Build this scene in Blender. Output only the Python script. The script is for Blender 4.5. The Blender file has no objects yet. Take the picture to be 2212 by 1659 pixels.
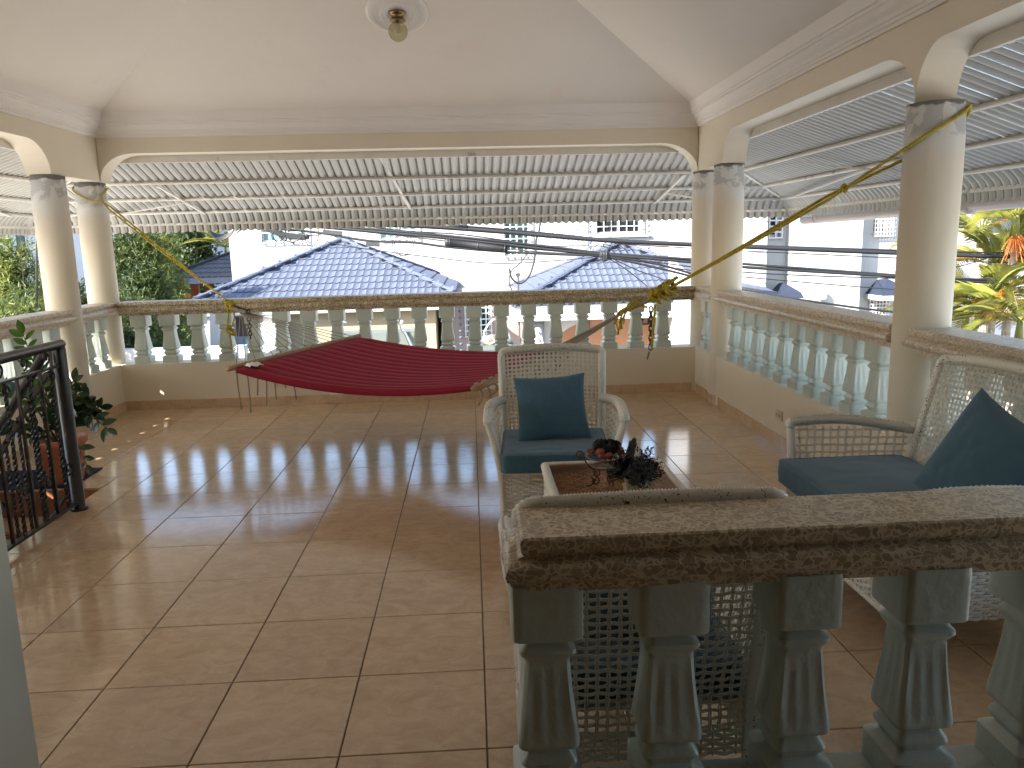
import bpy, bmesh, math, random
from mathutils import Vector, Matrix, noise
random.seed(7)
R = math.radians
PI = math.pi
sc = bpy.context.scene
COL = sc.collection

# ------------------------------------------------------------------ camera
FP, YAW, PITCH, ROLL, CH = 1690.94, 0.0485717, 0.1800388, -0.0251048, 1.4574
_f = Vector((math.sin(YAW)*math.cos(PITCH), math.cos(YAW)*math.cos(PITCH), -math.sin(PITCH)))
_r0 = Vector((math.cos(YAW), -math.sin(YAW), 0)); _u0 = _r0.cross(_f)
_r = _r0*math.cos(ROLL) + _u0*math.sin(ROLL); _u = -_r0*math.sin(ROLL) + _u0*math.cos(ROLL)
cam_data = bpy.data.cameras.new('camera'); cam = bpy.data.objects.new('camera', cam_data); COL.objects.link(cam)
m3 = Matrix((_r, _u, -_f)).transposed()
cam.matrix_world = Matrix.Translation((0, 0, CH)) @ m3.to_4x4()
cam_data.sensor_width = 36; cam_data.lens = 36*FP/2212; cam_data.clip_start = 0.02; cam_data.clip_end = 600
sc.camera = cam

def at(px, py, axis, val):
    """point of the place seen at picture position (2212 px wide) on the plane axis = val"""
    d = _f + _r*((px-1106)/FP) + _u*((829.5-py)/FP)
    o = Vector((0, 0, CH)); t = (val-o[axis])/d[axis]
    return o + d*t

# ------------------------------------------------------------------ world and sun
SUN_TRAVEL = Vector((1.0, 0.70, -0.83)).normalized()
to_sun = -SUN_TRAVEL
elev = math.asin(to_sun.z); azim = math.atan2(to_sun.x, to_sun.y)
w = bpy.data.worlds.new('World'); sc.world = w; w.use_nodes = True
nt = w.node_tree; nt.nodes.clear()
sky = nt.nodes.new('ShaderNodeTexSky'); sky.sky_type = 'NISHITA'; sky.sun_disc = False
sky.sun_elevation = elev; sky.sun_rotation = azim; sky.air_density = 1.0; sky.dust_density = 1.2; sky.ozone_density = 1.0
bg = nt.nodes.new('ShaderNodeBackground'); bg.inputs['Strength'].default_value = 0.15
wo = nt.nodes.new('ShaderNodeOutputWorld')
nt.links.new(sky.outputs[0], bg.inputs[0]); nt.links.new(bg.outputs[0], wo.inputs[0])
sd = bpy.data.lights.new('sun', 'SUN'); sd.energy = 4.6; sd.angle = R(0.53); sd.color = (1.0, 0.95, 0.87)
sun = bpy.data.objects.new('sun', sd); COL.objects.link(sun)
sun.rotation_euler = SUN_TRAVEL.to_track_quat('-Z', 'Y').to_euler(); sun.location = (-20, -14, 18)
sc.view_settings.view_transform = 'Standard'
try: sc.view_settings.look = 'None'
except Exception: pass
sc.view_settings.exposure = 2.45; sc.view_settings.gamma = 1.0; sc.view_settings.use_curve_mapping = False
sc.cycles.max_bounces = 14; sc.cycles.diffuse_bounces = 7; sc.cycles.glossy_bounces = 5; sc.cycles.transmission_bounces = 8
sc.cycles.use_denoising = True; sc.cycles.caustics_reflective = False; sc.cycles.caustics_refractive = False
sc.cycles.sample_clamp_indirect = 6.0

# ------------------------------------------------------------------ materials
def _mat(name):
    m = bpy.data.materials.new(name); m.use_nodes = True
    n = m.node_tree.nodes; b = n['Principled BSDF']
    return m, m.node_tree, b
def N(nt, typ, **kw):
    n = nt.nodes.new(typ)
    for k_, v in kw.items():
        if k_.startswith('i_'):
            key = k_[2:]; key = int(key) if key.isdigit() else key.replace('_', ' ')
            n.inputs[key].default_value = v
        else: setattr(n, k_, v)
    return n
def c4(c): return (c[0], c[1], c[2], 1)
def simple(name, col, rough=0.6, var=0.06, scale=6.0, bump=0.0, bscale=80.0, metallic=0.0, spec=0.5, coord='Object', objvar=0.0, coat=0.0, stain=None, trans=0.0, stretch=None):
    m, nt, b = _mat(name)
    tc = N(nt, 'ShaderNodeTexCoord')
    src = tc.outputs[coord]
    if stretch:
        mp = N(nt, 'ShaderNodeMapping'); mp.inputs['Scale'].default_value = stretch
        nt.links.new(src, mp.inputs[0]); src = mp.outputs[0]
    nz = N(nt, 'ShaderNodeTexNoise', i_Scale=scale, i_Detail=6.0, i_Roughness=0.6)
    nt.links.new(src, nz.inputs['Vector'])
    mr = N(nt, 'ShaderNodeMapRange'); mr.inputs['From Min'].default_value = 0.3; mr.inputs['From Max'].default_value = 0.7
    mr.inputs['To Min'].default_value = 1-var; mr.inputs['To Max'].default_value = 1+var
    nt.links.new(nz.outputs['Fac'], mr.inputs['Value'])
    fac = mr.outputs[0]
    if objvar:
        oi = N(nt, 'ShaderNodeObjectInfo'); m2 = N(nt, 'ShaderNodeMapRange')
        m2.inputs['To Min'].default_value = 1-objvar; m2.inputs['To Max'].default_value = 1+objvar
        nt.links.new(oi.outputs['Random'], m2.inputs['Value'])
        mu = N(nt, 'ShaderNodeMath', operation='MULTIPLY'); nt.links.new(fac, mu.inputs[0]); nt.links.new(m2.outputs[0], mu.inputs[1]); fac = mu.outputs[0]
    vm = N(nt, 'ShaderNodeVectorMath', operation='SCALE'); vm.inputs[0].default_value = col
    nt.links.new(fac, vm.inputs['Scale'])
    out = vm.outputs[0]
    if stain:
        sc_, scale_s, thr, width = stain
        n2 = N(nt, 'ShaderNodeTexNoise', i_Scale=scale_s, i_Detail=8.0, i_Roughness=0.65); nt.links.new(src, n2.inputs['Vector'])
        r2 = N(nt, 'ShaderNodeMapRange'); r2.inputs['From Min'].default_value = thr; r2.inputs['From Max'].default_value = thr+width
        nt.links.new(n2.outputs['Fac'], r2.inputs['Value'])
        mx = N(nt, 'ShaderNodeMix', data_type='RGBA'); nt.links.new(r2.outputs[0], mx.inputs['Factor'])
        nt.links.new(out, mx.inputs['A']); mx.inputs['B'].default_value = c4(sc_); out = mx.outputs['Result']
    nt.links.new(out, b.inputs['Base Color'])
    b.inputs['Roughness'].default_value = rough; b.inputs['Metallic'].default_value = metallic
    b.inputs['Specular IOR Level'].default_value = spec
    if coat: b.inputs['Coat Weight'].default_value = coat; b.inputs['Coat Roughness'].default_value = 0.15
    if trans:
        b.inputs['Subsurface Weight'].default_value = 0
    if bump:
        nb = N(nt, 'ShaderNodeTexNoise', i_Scale=bscale, i_Detail=5.0); nt.links.new(src, nb.inputs['Vector'])
        bp = N(nt, 'ShaderNodeBump', i_Strength=bump, i_Distance=0.01); nt.links.new(nb.outputs['Fac'], bp.inputs['Height'])
        nt.links.new(bp.outputs[0], b.inputs['Normal'])
    return m

M = {}
M['ceiling'] = simple('ceiling_paint', (0.73, 0.675, 0.60), 0.85, 0.03, 1.2, 0.15, 14, stain=((0.71, 0.63, 0.53), 2.2, 0.60, 0.14), coord='Generated' if False else 'Object')
M['crown'] = simple('crown_paint', (0.78, 0.74, 0.69), 0.7, 0.02, 3, 0.1, 40)
M['wall'] = simple('cream_wall_paint', (0.72, 0.645, 0.51), 0.6, 0.03, 1.6, 0.12, 30)
M['soffit'] = simple('light_beam_paint', (0.66, 0.57, 0.45), 0.7, 0.03, 2, 0.1, 30)
M['baluster'] = simple('pale_green_gloss_paint', (0.49, 0.545, 0.495), 0.30, 0.04, 9, 0.35, 26, spec=0.5, objvar=0.03)
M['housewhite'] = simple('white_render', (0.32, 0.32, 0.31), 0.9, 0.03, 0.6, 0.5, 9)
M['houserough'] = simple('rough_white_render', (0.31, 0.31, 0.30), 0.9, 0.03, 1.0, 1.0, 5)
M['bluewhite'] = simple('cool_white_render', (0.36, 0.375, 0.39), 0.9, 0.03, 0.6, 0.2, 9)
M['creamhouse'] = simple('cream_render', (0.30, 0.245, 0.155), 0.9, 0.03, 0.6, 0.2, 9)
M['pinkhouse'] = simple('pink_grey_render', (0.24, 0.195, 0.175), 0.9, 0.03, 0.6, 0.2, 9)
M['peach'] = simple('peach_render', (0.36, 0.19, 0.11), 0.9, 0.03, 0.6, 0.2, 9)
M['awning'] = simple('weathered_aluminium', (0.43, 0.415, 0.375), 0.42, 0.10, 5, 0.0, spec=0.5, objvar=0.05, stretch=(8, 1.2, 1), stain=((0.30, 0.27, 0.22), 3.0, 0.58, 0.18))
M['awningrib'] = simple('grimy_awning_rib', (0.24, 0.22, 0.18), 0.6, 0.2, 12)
M['awningframe'] = simple('painted_awning_frame', (0.68, 0.64, 0.57), 0.45, 0.08, 6, stain=((0.33, 0.29, 0.24), 7, 0.60, 0.12))
M['pvc'] = simple('pinkish_pvc_pipe', (0.48, 0.42, 0.40), 0.35, 0.05, 5)
M['darkmetal'] = simple('dark_brown_iron', (0.012, 0.008, 0.007), 0.32, 0.2, 8, 0.1, 60)
M['chain'] = simple('black_chain', (0.012, 0.011, 0.010), 0.4, 0.2, 8)
M['brass'] = simple('aged_brass', (0.26, 0.19, 0.10), 0.3, 0.15, 20, metallic=1.0)
M['wood'] = simple('spreader_wood', (0.36, 0.225, 0.115), 0.5, 0.18, 7, 0.1, 60, stretch=(1, 12, 12))
M['rope'] = simple('grey_cotton_rope', (0.30, 0.25, 0.20), 0.9, 0.2, 60, 0.3, 200)
M['yellow'] = simple('yellow_nylon_rope', (0.46, 0.36, 0.03), 0.6, 0.22, 60, 0.4, 220)
M['cable'] = simple('black_cable_sheath', (0.008, 0.008, 0.009), 0.6, 0.3, 3)
M['cablegrey'] = simple('grey_cable_sheath', (0.035, 0.035, 0.035), 0.5, 0.3, 3)
M['rooftile'] = simple('blue_grey_stone_coated_tile', (0.062, 0.074, 0.108), 0.75, 0.12, 5, 0.5, 120, objvar=0.10, stain=((0.075, 0.066, 0.07), 9, 0.62, 0.16))
M['roofcap'] = simple('blue_grey_ridge_cap', (0.060, 0.073, 0.112), 0.7, 0.10, 8, 0.3, 100)
M['gaztile'] = simple('charcoal_stone_coated_tile', (0.045, 0.045, 0.052), 0.75, 0.12, 5, 0.4, 100, objvar=0.10)
M['orangewood'] = simple('orange_stained_wood', (0.42, 0.10, 0.025), 0.6, 0.2, 3, stretch=(6, 6, 1))
M['chain_green'] = simple('dark_green_pot', (0.03, 0.05, 0.045), 0.5)
M['terracotta'] = simple('terracotta_plastic', (0.50, 0.17, 0.085), 0.5, 0.08, 8, 0.1, 50)
M['mat'] = simple('navy_mat', (0.012, 0.024, 0.065), 0.95, 0.25, 120, 0.6, 300)
M['stair'] = simple('red_brown_stair_tile', (0.30, 0.125, 0.06), 0.3, 0.1, 9)
M['navy'] = simple('navy_awning_canvas', (0.010, 0.016, 0.034), 0.7, 0.1, 4)
M['glassdark'] = simple('dark_window_glass', (0.015, 0.018, 0.020), 0.25, 0.4, 1.5, spec=0.2)
M['glassteal'] = simple('teal_louvre_glass', (0.006, 0.055, 0.050), 0.12, 0.3, 3)
M['glasspale'] = simple('pale_teal_glass', (0.10, 0.20, 0.19), 0.12, 0.3, 2)
M['curtain'] = simple('grey_curtain', (0.16, 0.14, 0.13), 0.9, 0.35, 1.2, stretch=(14, 1, 1))
M['whitemetal'] = simple('white_painted_iron', (0.45, 0.45, 0.44), 0.5, 0.02)
M['street'] = simple('street_concrete', (0.40, 0.38, 0.35), 0.9, 0.12, 0.5, 0.2, 6)
M['yard'] = simple('pale_paving', (0.42, 0.40, 0.36), 0.9, 0.1, 0.7, 0.2, 6)
M['lawn'] = simple('grass', (0.07, 0.12, 0.03), 0.95, 0.3, 2, 0.5, 40)
M['poolwater'] = simple('pool_water', (0.02, 0.20, 0.42), 0.05, 0.15, 2, 0.3, 6)
M['bark'] = simple('bark', (0.16, 0.12, 0.085), 0.9, 0.25, 8, 0.6, 40)
M['palmtrunk'] = simple('ringed_palm_trunk', (0.28, 0.24, 0.18), 0.85, 0.25, 3, 0.5, 30, stretch=(1, 1, 6))
M['pinecone'] = simple('pinecone_scales', (0.035, 0.033, 0.028), 0.7, 0.3, 30)
M['redball'] = simple('dried_red_fruit', (0.26, 0.045, 0.025), 0.5, 0.35, 30, 0.4, 90)
M['stand'] = simple('bronze_wrought_iron', (0.17, 0.085, 0.045), 0.35, 0.2, 30, metallic=0.6)
M['pot'] = simple('cream_ceramic', (0.52, 0.46, 0.34), 0.35, 0.05)
M['outlet'] = simple('ivory_plastic', (0.62, 0.56, 0.42), 0.35, 0.02)
M['slot'] = simple('dark_slot', (0.01, 0.01, 0.01), 0.6)
M['tissue'] = simple('white_tissue', (0.75, 0.72, 0.68), 0.9, 0.05)
M['driftwood'] = simple('dark_driftwood', (0.06, 0.05, 0.04), 0.8, 0.5, 12, 0.6, 50, stretch=(5, 5, 1))
M['blackleaf'] = simple('black_green_foliage', (0.014, 0.018, 0.015), 0.6, 0.35, 40)
M['blue_cloth2'] = simple('faded_blue_cloth', (0.06, 0.12, 0.20), 0.8, 0.25, 12)
M['brick'] = simple('red_brick', (0.42, 0.13, 0.06), 0.85, 0.15, 4, 0.3, 40, objvar=0.18)
M['mortar'] = simple('mortar', (0.55, 0.50, 0.44), 0.9)
M['brown'] = simple('brown_door', (0.10, 0.05, 0.035), 0.5)
M['hall'] = simple('warm_dark_hall_paint', (0.36, 0.28, 0.17), 0.7)
M['palegreenwall'] = simple('grey_green_wall', (0.50, 0.50, 0.44), 0.65, 0.03, 2, 0.1, 30)
M['greycover'] = simple('grey_green_panel', (0.10, 0.115, 0.10), 0.5)
M['steel'] = simple('chrome_tube', (0.6, 0.6, 0.6), 0.15, 0.05, metallic=1.0)
M['bumperred'] = simple('dark_red_cloth', (0.10, 0.01, 0.02), 0.8)

def column_mat():
    m, nt, b = _mat('column_plaster')
    geo = N(nt, 'ShaderNodeNewGeometry'); sep = N(nt, 'ShaderNodeSeparateXYZ'); nt.links.new(geo.outputs['Position'], sep.inputs[0])
    n1 = N(nt, 'ShaderNodeTexNoise', i_Scale=4.5, i_Detail=4.0); n2 = N(nt, 'ShaderNodeTexNoise', i_Scale=13.0, i_Detail=6.0)
    nt.links.new(geo.outputs['Position'], n1.inputs['Vector']); nt.links.new(geo.outputs['Position'], n2.inputs['Vector'])
    # edge of the patched band wanders around z = 1.78
    a = N(nt, 'ShaderNodeMath', operation='MULTIPLY_ADD'); a.inputs[1].default_value = 0.38; nt.links.new(n1.outputs['Fac'], a.inputs[0]); nt.links.new(sep.outputs['Z'], a.inputs[2])
    up = N(nt, 'ShaderNodeMapRange'); up.inputs['From Min'].default_value = 1.93; up.inputs['From Max'].default_value = 2.03; nt.links.new(a.outputs[0], up.inputs['Value'])
    base = N(nt, 'ShaderNodeMix', data_type='RGBA'); base.inputs['A'].default_value = c4((0.64, 0.585, 0.485)); base.inputs['B'].default_value = c4((0.63, 0.62, 0.575))
    nt.links.new(up.outputs[0], base.inputs['Factor'])
    a2 = N(nt, 'ShaderNodeMath', operation='MULTIPLY_ADD'); a2.inputs[1].default_value = 0.22; nt.links.new(n1.outputs['Fac'], a2.inputs[0]); nt.links.new(sep.outputs['Z'], a2.inputs[2])
    zone = N(nt, 'ShaderNodeMapRange'); zone.inputs['From Min'].default_value = 1.985; zone.inputs['From Max'].default_value = 2.01; nt.links.new(a2.outputs[0], zone.inputs['Value'])
    pk = N(nt, 'ShaderNodeMapRange'); pk.inputs['From Min'].default_value = 0.475; pk.inputs['From Max'].default_value = 0.50; nt.links.new(n2.outputs['Fac'], pk.inputs['Value'])
    mu = N(nt, 'ShaderNodeMath', operation='MULTIPLY'); nt.links.new(zone.outputs[0], mu.inputs[0]); nt.links.new(pk.outputs[0], mu.inputs[1])
    mx = N(nt, 'ShaderNodeMix', data_type='RGBA'); mx.inputs['B'].default_value = c4((0.46, 0.46, 0.45)); nt.links.new(mu.outputs[0], mx.inputs['Factor']); nt.links.new(base.outputs['Result'], mx.inputs['A'])
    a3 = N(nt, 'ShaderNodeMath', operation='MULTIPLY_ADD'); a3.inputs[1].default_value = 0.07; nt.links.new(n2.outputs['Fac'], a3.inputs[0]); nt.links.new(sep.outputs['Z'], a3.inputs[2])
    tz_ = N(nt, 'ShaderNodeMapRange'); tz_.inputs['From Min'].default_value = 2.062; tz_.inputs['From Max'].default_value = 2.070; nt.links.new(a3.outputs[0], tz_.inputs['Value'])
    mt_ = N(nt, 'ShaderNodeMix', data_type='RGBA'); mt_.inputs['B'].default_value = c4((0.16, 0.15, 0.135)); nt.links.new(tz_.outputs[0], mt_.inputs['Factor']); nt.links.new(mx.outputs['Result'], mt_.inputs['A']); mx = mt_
    nt.links.new(mx.outputs['Result'], b.inputs['Base Color']); b.inputs['Roughness'].default_value = 0.7
    bp = N(nt, 'ShaderNodeBump', i_Strength=0.5, i_Distance=0.004, invert=True); nt.links.new(mu.outputs[0], bp.inputs['Height']); nt.links.new(bp.outputs[0], b.inputs['Normal'])
    return m
M['column'] = column_mat()

def terrazzo(name, chip_a, chip_b, paste, scale=46.0, rough=0.28):
    m, nt, b = _mat(name)
    geo = N(nt, 'ShaderNodeNewGeometry')
    mp = N(nt, 'ShaderNodeMapping'); nt.links.new(geo.outputs['Position'], mp.inputs[0])
    nz = N(nt, 'ShaderNodeTexNoise', i_Scale=25.0, i_Detail=2.0); nt.links.new(geo.outputs['Position'], nz.inputs['Vector'])
    mxv = N(nt, 'ShaderNodeMix', data_type='VECTOR'); mxv.inputs['Factor'].default_value = 0.06
    nt.links.new(mp.outputs[0], mxv.inputs['A']); nt.links.new(nz.outputs['Color'], mxv.inputs['B'])
    v1 = N(nt, 'ShaderNodeTexVoronoi', i_Scale=scale, feature='DISTANCE_TO_EDGE'); v2 = N(nt, 'ShaderNodeTexVoronoi', i_Scale=scale, feature='F1')
    for v in (v1, v2): nt.links.new(mxv.outputs['Result'], v.inputs['Vector'])
    n3 = N(nt, 'ShaderNodeTexNoise', i_Scale=30.0, i_Detail=3.0); nt.links.new(geo.outputs['Position'], n3.inputs['Vector'])
    th = N(nt, 'ShaderNodeMapRange'); th.inputs['From Min'].default_value = 0.35; th.inputs['From Max'].default_value = 0.65; th.inputs['To Min'].default_value = 0.03; th.inputs['To Max'].default_value = 0.16
    nt.links.new(n3.outputs['Fac'], th.inputs['Value'])
    gt = N(nt, 'ShaderNodeMath', operation='GREATER_THAN'); nt.links.new(v1.outputs['Distance'], gt.inputs[0]); nt.links.new(th.outputs[0], gt.inputs[1])
    hs = N(nt, 'ShaderNodeSeparateColor'); nt.links.new(v2.outputs['Color'], hs.inputs[0])
    chip = N(nt, 'ShaderNodeMix', data_type='RGBA'); chip.inputs['A'].default_value = c4(chip_a); chip.inputs['B'].default_value = c4(chip_b); nt.links.new(hs.outputs[0], chip.inputs['Factor'])
    mx = N(nt, 'ShaderNodeMix', data_type='RGBA'); mx.inputs['A'].default_value = c4(paste); nt.links.new(chip.outputs['Result'], mx.inputs['B']); nt.links.new(gt.outputs[0], mx.inputs['Factor'])
    nt.links.new(mx.outputs['Result'], b.inputs['Base Color']); b.inputs['Roughness'].default_value = rough
    n4 = N(nt, 'ShaderNodeTexNoise', i_Scale=60.0, i_Detail=3.0); nt.links.new(geo.outputs['Position'], n4.inputs['Vector'])
    bp = N(nt, 'ShaderNodeBump', i_Strength=0.15, i_Distance=0.003); nt.links.new(n4.outputs['Fac'], bp.inputs['Height']); nt.links.new(bp.outputs[0], b.inputs['Normal'])
    return m
M['terrazzo'] = terrazzo('polished_terrazzo', (0.42, 0.32, 0.21), (0.28, 0.20, 0.125), (0.62, 0.52, 0.35), 52.0)
M['terrazzo_pink'] = terrazzo('sidewall_terrazzo', (0.50, 0.41, 0.33), (0.40, 0.31, 0.25), (0.66, 0.59, 0.49), 60.0, 0.4)
M['terrazzo_dark'] = terrazzo('worn_terrazzo', (0.24, 0.19, 0.13), (0.15, 0.115, 0.08), (0.56, 0.46, 0.31), 70.0, 0.45)

def tilemat(name, ca, cb, rough):
    m, nt, b = _mat(name)
    geo = N(nt, 'ShaderNodeNewGeometry'); oi = N(nt, 'ShaderNodeObjectInfo')
    off = N(nt, 'ShaderNodeVectorMath', operation='SCALE'); off.inputs[0].default_value = (37, 53, 0); nt.links.new(oi.outputs['Random'], off.inputs['Scale'])
    ad = N(nt, 'ShaderNodeVectorMath', operation='ADD'); nt.links.new(geo.outputs['Position'], ad.inputs[0]); nt.links.new(off.outputs[0], ad.inputs[1])
    mp = N(nt, 'ShaderNodeMapping'); mp.inputs['Scale'].default_value = (1, 1.6, 1); mp.inputs['Rotation'].default_value = (0, 0, 0.35); nt.links.new(ad.outputs[0], mp.inputs[0])
    n1 = N(nt, 'ShaderNodeTexNoise', i_Scale=9.0, i_Detail=9.0, i_Roughness=0.72, i_Distortion=1.0); nt.links.new(mp.outputs[0], n1.inputs['Vector'])
    n2 = N(nt, 'ShaderNodeTexNoise', i_Scale=34.0, i_Detail=5.0, i_Roughness=0.7, i_Distortion=1.6); nt.links.new(mp.outputs[0], n2.inputs['Vector'])
    cr = N(nt, 'ShaderNodeMapRange'); cr.inputs['From Min'].default_value = 0.36; cr.inputs['From Max'].default_value = 0.64; nt.links.new(n1.outputs['Fac'], cr.inputs['Value'])
    mx = N(nt, 'ShaderNodeMix', data_type='RGBA'); mx.inputs['A'].default_value = c4(ca); mx.inputs['B'].default_value = c4(cb); nt.links.new(cr.outputs[0], mx.inputs['Factor'])
    vr = N(nt, 'ShaderNodeMapRange'); vr.inputs['From Min'].default_value = 0.60; vr.inputs['From Max'].default_value = 0.68; nt.links.new(n2.outputs['Fac'], vr.inputs['Value'])
    m2 = N(nt, 'ShaderNodeMix', data_type='RGBA'); m2.inputs['B'].default_value = c4([min(1, x*1.28) for x in cb]); nt.links.new(mx.outputs['Result'], m2.inputs['A'])
    mm = N(nt, 'ShaderNodeMath', operation='MULTIPLY'); mm.inputs[1].default_value = 0.45; nt.links.new(vr.outputs[0], mm.inputs[0]); nt.links.new(mm.outputs[0], m2.inputs['Factor'])
    sv = N(nt, 'ShaderNodeMapRange'); sv.inputs['To Min'].default_value = 0.95; sv.inputs['To Max'].default_value = 1.05; nt.links.new(oi.outputs['Random'], sv.inputs['Value'])
    vs = N(nt, 'ShaderNodeVectorMath', operation='SCALE'); nt.links.new(m2.outputs['Result'], vs.inputs[0]); nt.links.new(sv.outputs[0], vs.inputs['Scale'])
    nt.links.new(vs.outputs[0], b.inputs['Base Color'])
    rr = N(nt, 'ShaderNodeMapRange'); rr.inputs['To Min'].default_value = rough*0.75; rr.inputs['To Max'].default_value = rough*1.35; nt.links.new(n1.outputs['Fac'], rr.inputs['Value']); nt.links.new(rr.outputs[0], b.inputs['Roughness'])
    b.inputs['Specular IOR Level'].default_value = 0.85
    n5 = N(nt, 'ShaderNodeTexNoise', i_Scale=160.0, i_Detail=2.0); nt.links.new(mp.outputs[0], n5.inputs['Vector'])
    bp = N(nt, 'ShaderNodeBump', i_Strength=0.06, i_Distance=0.002); nt.links.new(n5.outputs['Fac'], bp.inputs['Height']); nt.links.new(bp.outputs[0], b.inputs['Normal'])
    return m
M['tile'] = tilemat('glazed_floor_tile', (0.50, 0.345, 0.215), (0.63, 0.455, 0.295), 0.10)
M['grout'] = simple('dark_grout', (0.13, 0.10, 0.075), 0.9)

def wicker_mat(name, chips, col=(0.78, 0.745, 0.67)):
    m, nt, b = _mat(name)
    tc = N(nt, 'ShaderNodeTexCoord')
    mp = N(nt, 'ShaderNodeMapping'); mp.inputs['Scale'].default_value = (1, 1, 1); nt.links.new(tc.outputs['Object'], mp.inputs[0])
    n1 = N(nt, 'ShaderNodeTexNoise', i_Scale=150.0, i_Detail=3.0); n2 = N(nt, 'ShaderNodeTexNoise', i_Scale=5.0, i_Detail=2.0)
    for n_ in (n1, n2): nt.links.new(mp.outputs[0], n_.inputs['Vector'])
    ad = N(nt, 'ShaderNodeMath', operation='MULTIPLY_ADD'); ad.inputs[1].default_value = 0.45; nt.links.new(n2.outputs['Fac'], ad.inputs[0]); nt.links.new(n1.outputs['Fac'], ad.inputs[2])
    mr = N(nt, 'ShaderNodeMapRange'); mr.inputs['From Min'].default_value = chips; mr.inputs['From Max'].default_value = chips+0.03; nt.links.new(ad.outputs[0], mr.inputs['Value'])
    mx = N(nt, 'ShaderNodeMix', data_type='RGBA'); mx.inputs['A'].default_value = c4(col); mx.inputs['B'].default_value = c4((0.05, 0.038, 0.03)); nt.links.new(mr.outputs[0], mx.inputs['Factor'])
    nt.links.new(mx.outputs['Result'], b.inputs['Base Color']); b.inputs['Roughness'].default_value = 0.5
    return m
M['wicker'] = wicker_mat('white_painted_wicker', 0.93)
M['wickerworn'] = wicker_mat('worn_white_wicker', 0.885)

def fabric(name, col, scale=260.0, var=0.14, rough=0.9, sheen=0.3):
    m, nt, b = _mat(name)
    tc = N(nt, 'ShaderNodeTexCoord')
    outs = []
    for st in ((scale, 18, 18), (18, scale, scale)):
        mp = N(nt, 'ShaderNodeMapping'); mp.inputs['Scale'].default_value = st; nt.links.new(tc.outputs['Object'], mp.inputs[0])
        n1 = N(nt, 'ShaderNodeTexNoise', i_Scale=1.0, i_Detail=3.0); nt.links.new(mp.outputs[0], n1.inputs['Vector']); outs.append(n1.outputs['Fac'])
    ad = N(nt, 'ShaderNodeMath', operation='ADD'); nt.links.new(outs[0], ad.inputs[0]); nt.links.new(outs[1], ad.inputs[1])
    mr = N(nt, 'ShaderNodeMapRange'); mr.inputs['From Min'].default_value = 0.7; mr.inputs['From Max'].default_value = 1.3; mr.inputs['To Min'].default_value = 1-var; mr.inputs['To Max'].default_value = 1+var; nt.links.new(ad.outputs[0], mr.inputs['Value'])
    vs = N(nt, 'ShaderNodeVectorMath', operation='SCALE'); vs.inputs[0].default_value = col; nt.links.new(mr.outputs[0], vs.inputs['Scale']); nt.links.new(vs.outputs[0], b.inputs['Base Color'])
    b.inputs['Roughness'].default_value = rough; b.inputs['Sheen Weight'].default_value = sheen; b.inputs['Specular IOR Level'].default_value = 0.2
    bp = N(nt, 'ShaderNodeBump', i_Strength=0.25, i_Distance=0.002); nt.links.new(ad.outputs[0], bp.inputs['Height']); nt.links.new(bp.outputs[0], b.inputs['Normal'])
    return m
M['blue'] = fabric('teal_blue_linen', (0.056, 0.125, 0.180))
M['blue2'] = fabric('smooth_teal_blue_cover', (0.052, 0.118, 0.172), 320, 0.07, 0.85)
M['red'] = fabric('crimson_hammock_cloth', (0.23, 0.006, 0.020), 200, 0.08, 0.9, 0.05)

def leafmat(name, col, col2, rough=0.5, transl=0.4, scale=3.0):
    m, nt, b = _mat(name)
    oi = N(nt, 'ShaderNodeObjectInfo'); geo = N(nt, 'ShaderNodeNewGeometry')
    n1 = N(nt, 'ShaderNodeTexNoise', i_Scale=scale, i_Detail=3.0); nt.links.new(geo.outputs['Position'], n1.inputs['Vector'])
    mr = N(nt, 'ShaderNodeMapRange'); mr.inputs['From Min'].default_value = 0.35; mr.inputs['From Max'].default_value = 0.65; nt.links.new(n1.outputs['Fac'], mr.inputs['Value'])
    mx = N(nt, 'ShaderNodeMix', data_type='RGBA'); mx.inputs['A'].default_value = c4(col); mx.inputs['B'].default_value = c4(col2); nt.links.new(mr.outputs[0], mx.inputs['Factor'])
    nt.links.new(mx.outputs['Result'], b.inputs['Base Color']); b.inputs['Roughness'].default_value = rough
    if transl:
        tr = N(nt, 'ShaderNodeBsdfTranslucent'); nt.links.new(mx.outputs['Result'], tr.inputs['Color'])
        ms = N(nt, 'ShaderNodeMixShader'); ms.inputs[0].default_value = transl
        out = nt.nodes['Material Output']; nt.links.new(b.outputs[0], ms.inputs[1]); nt.links.new(tr.outputs[0], ms.inputs[2]); nt.links.new(ms.outputs[0], out.inputs[0])
    return m
M['needle'] = leafmat('feathery_green_needles', (0.085, 0.11, 0.022), (0.032, 0.056, 0.015), 0.6, 0.35, 1.6)
M['needle2'] = leafmat('yellow_green_needles', (0.16, 0.18, 0.035), (0.07, 0.10, 0.025), 0.6, 0.4, 1.6)
M['darkneedle'] = leafmat('dark_green_leaves', (0.03, 0.05, 0.016), (0.05, 0.08, 0.02), 0.6, 0.25, 2)
M['palmleaf'] = leafmat('green_palm_leaflets', (0.13, 0.15, 0.022), (0.24, 0.22, 0.035), 0.45, 0.4, 1.0)
M['palmyellow'] = leafmat('yellowing_palm_leaflets', (0.36, 0.20, 0.015), (0.26, 0.19, 0.025), 0.5, 0.4, 1.0)
M['palmfruit'] = simple('orange_palm_fruit', (0.50, 0.14, 0.02), 0.5)
M['zz'] = leafmat('glossy_dark_leaf', (0.020, 0.045, 0.014), (0.030, 0.062, 0.018), 0.25, 0.2, 6)
M['zzlight'] = leafmat('young_bright_leaf', (0.07, 0.15, 0.02), (0.05, 0.11, 0.015), 0.25, 0.35, 6)
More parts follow.
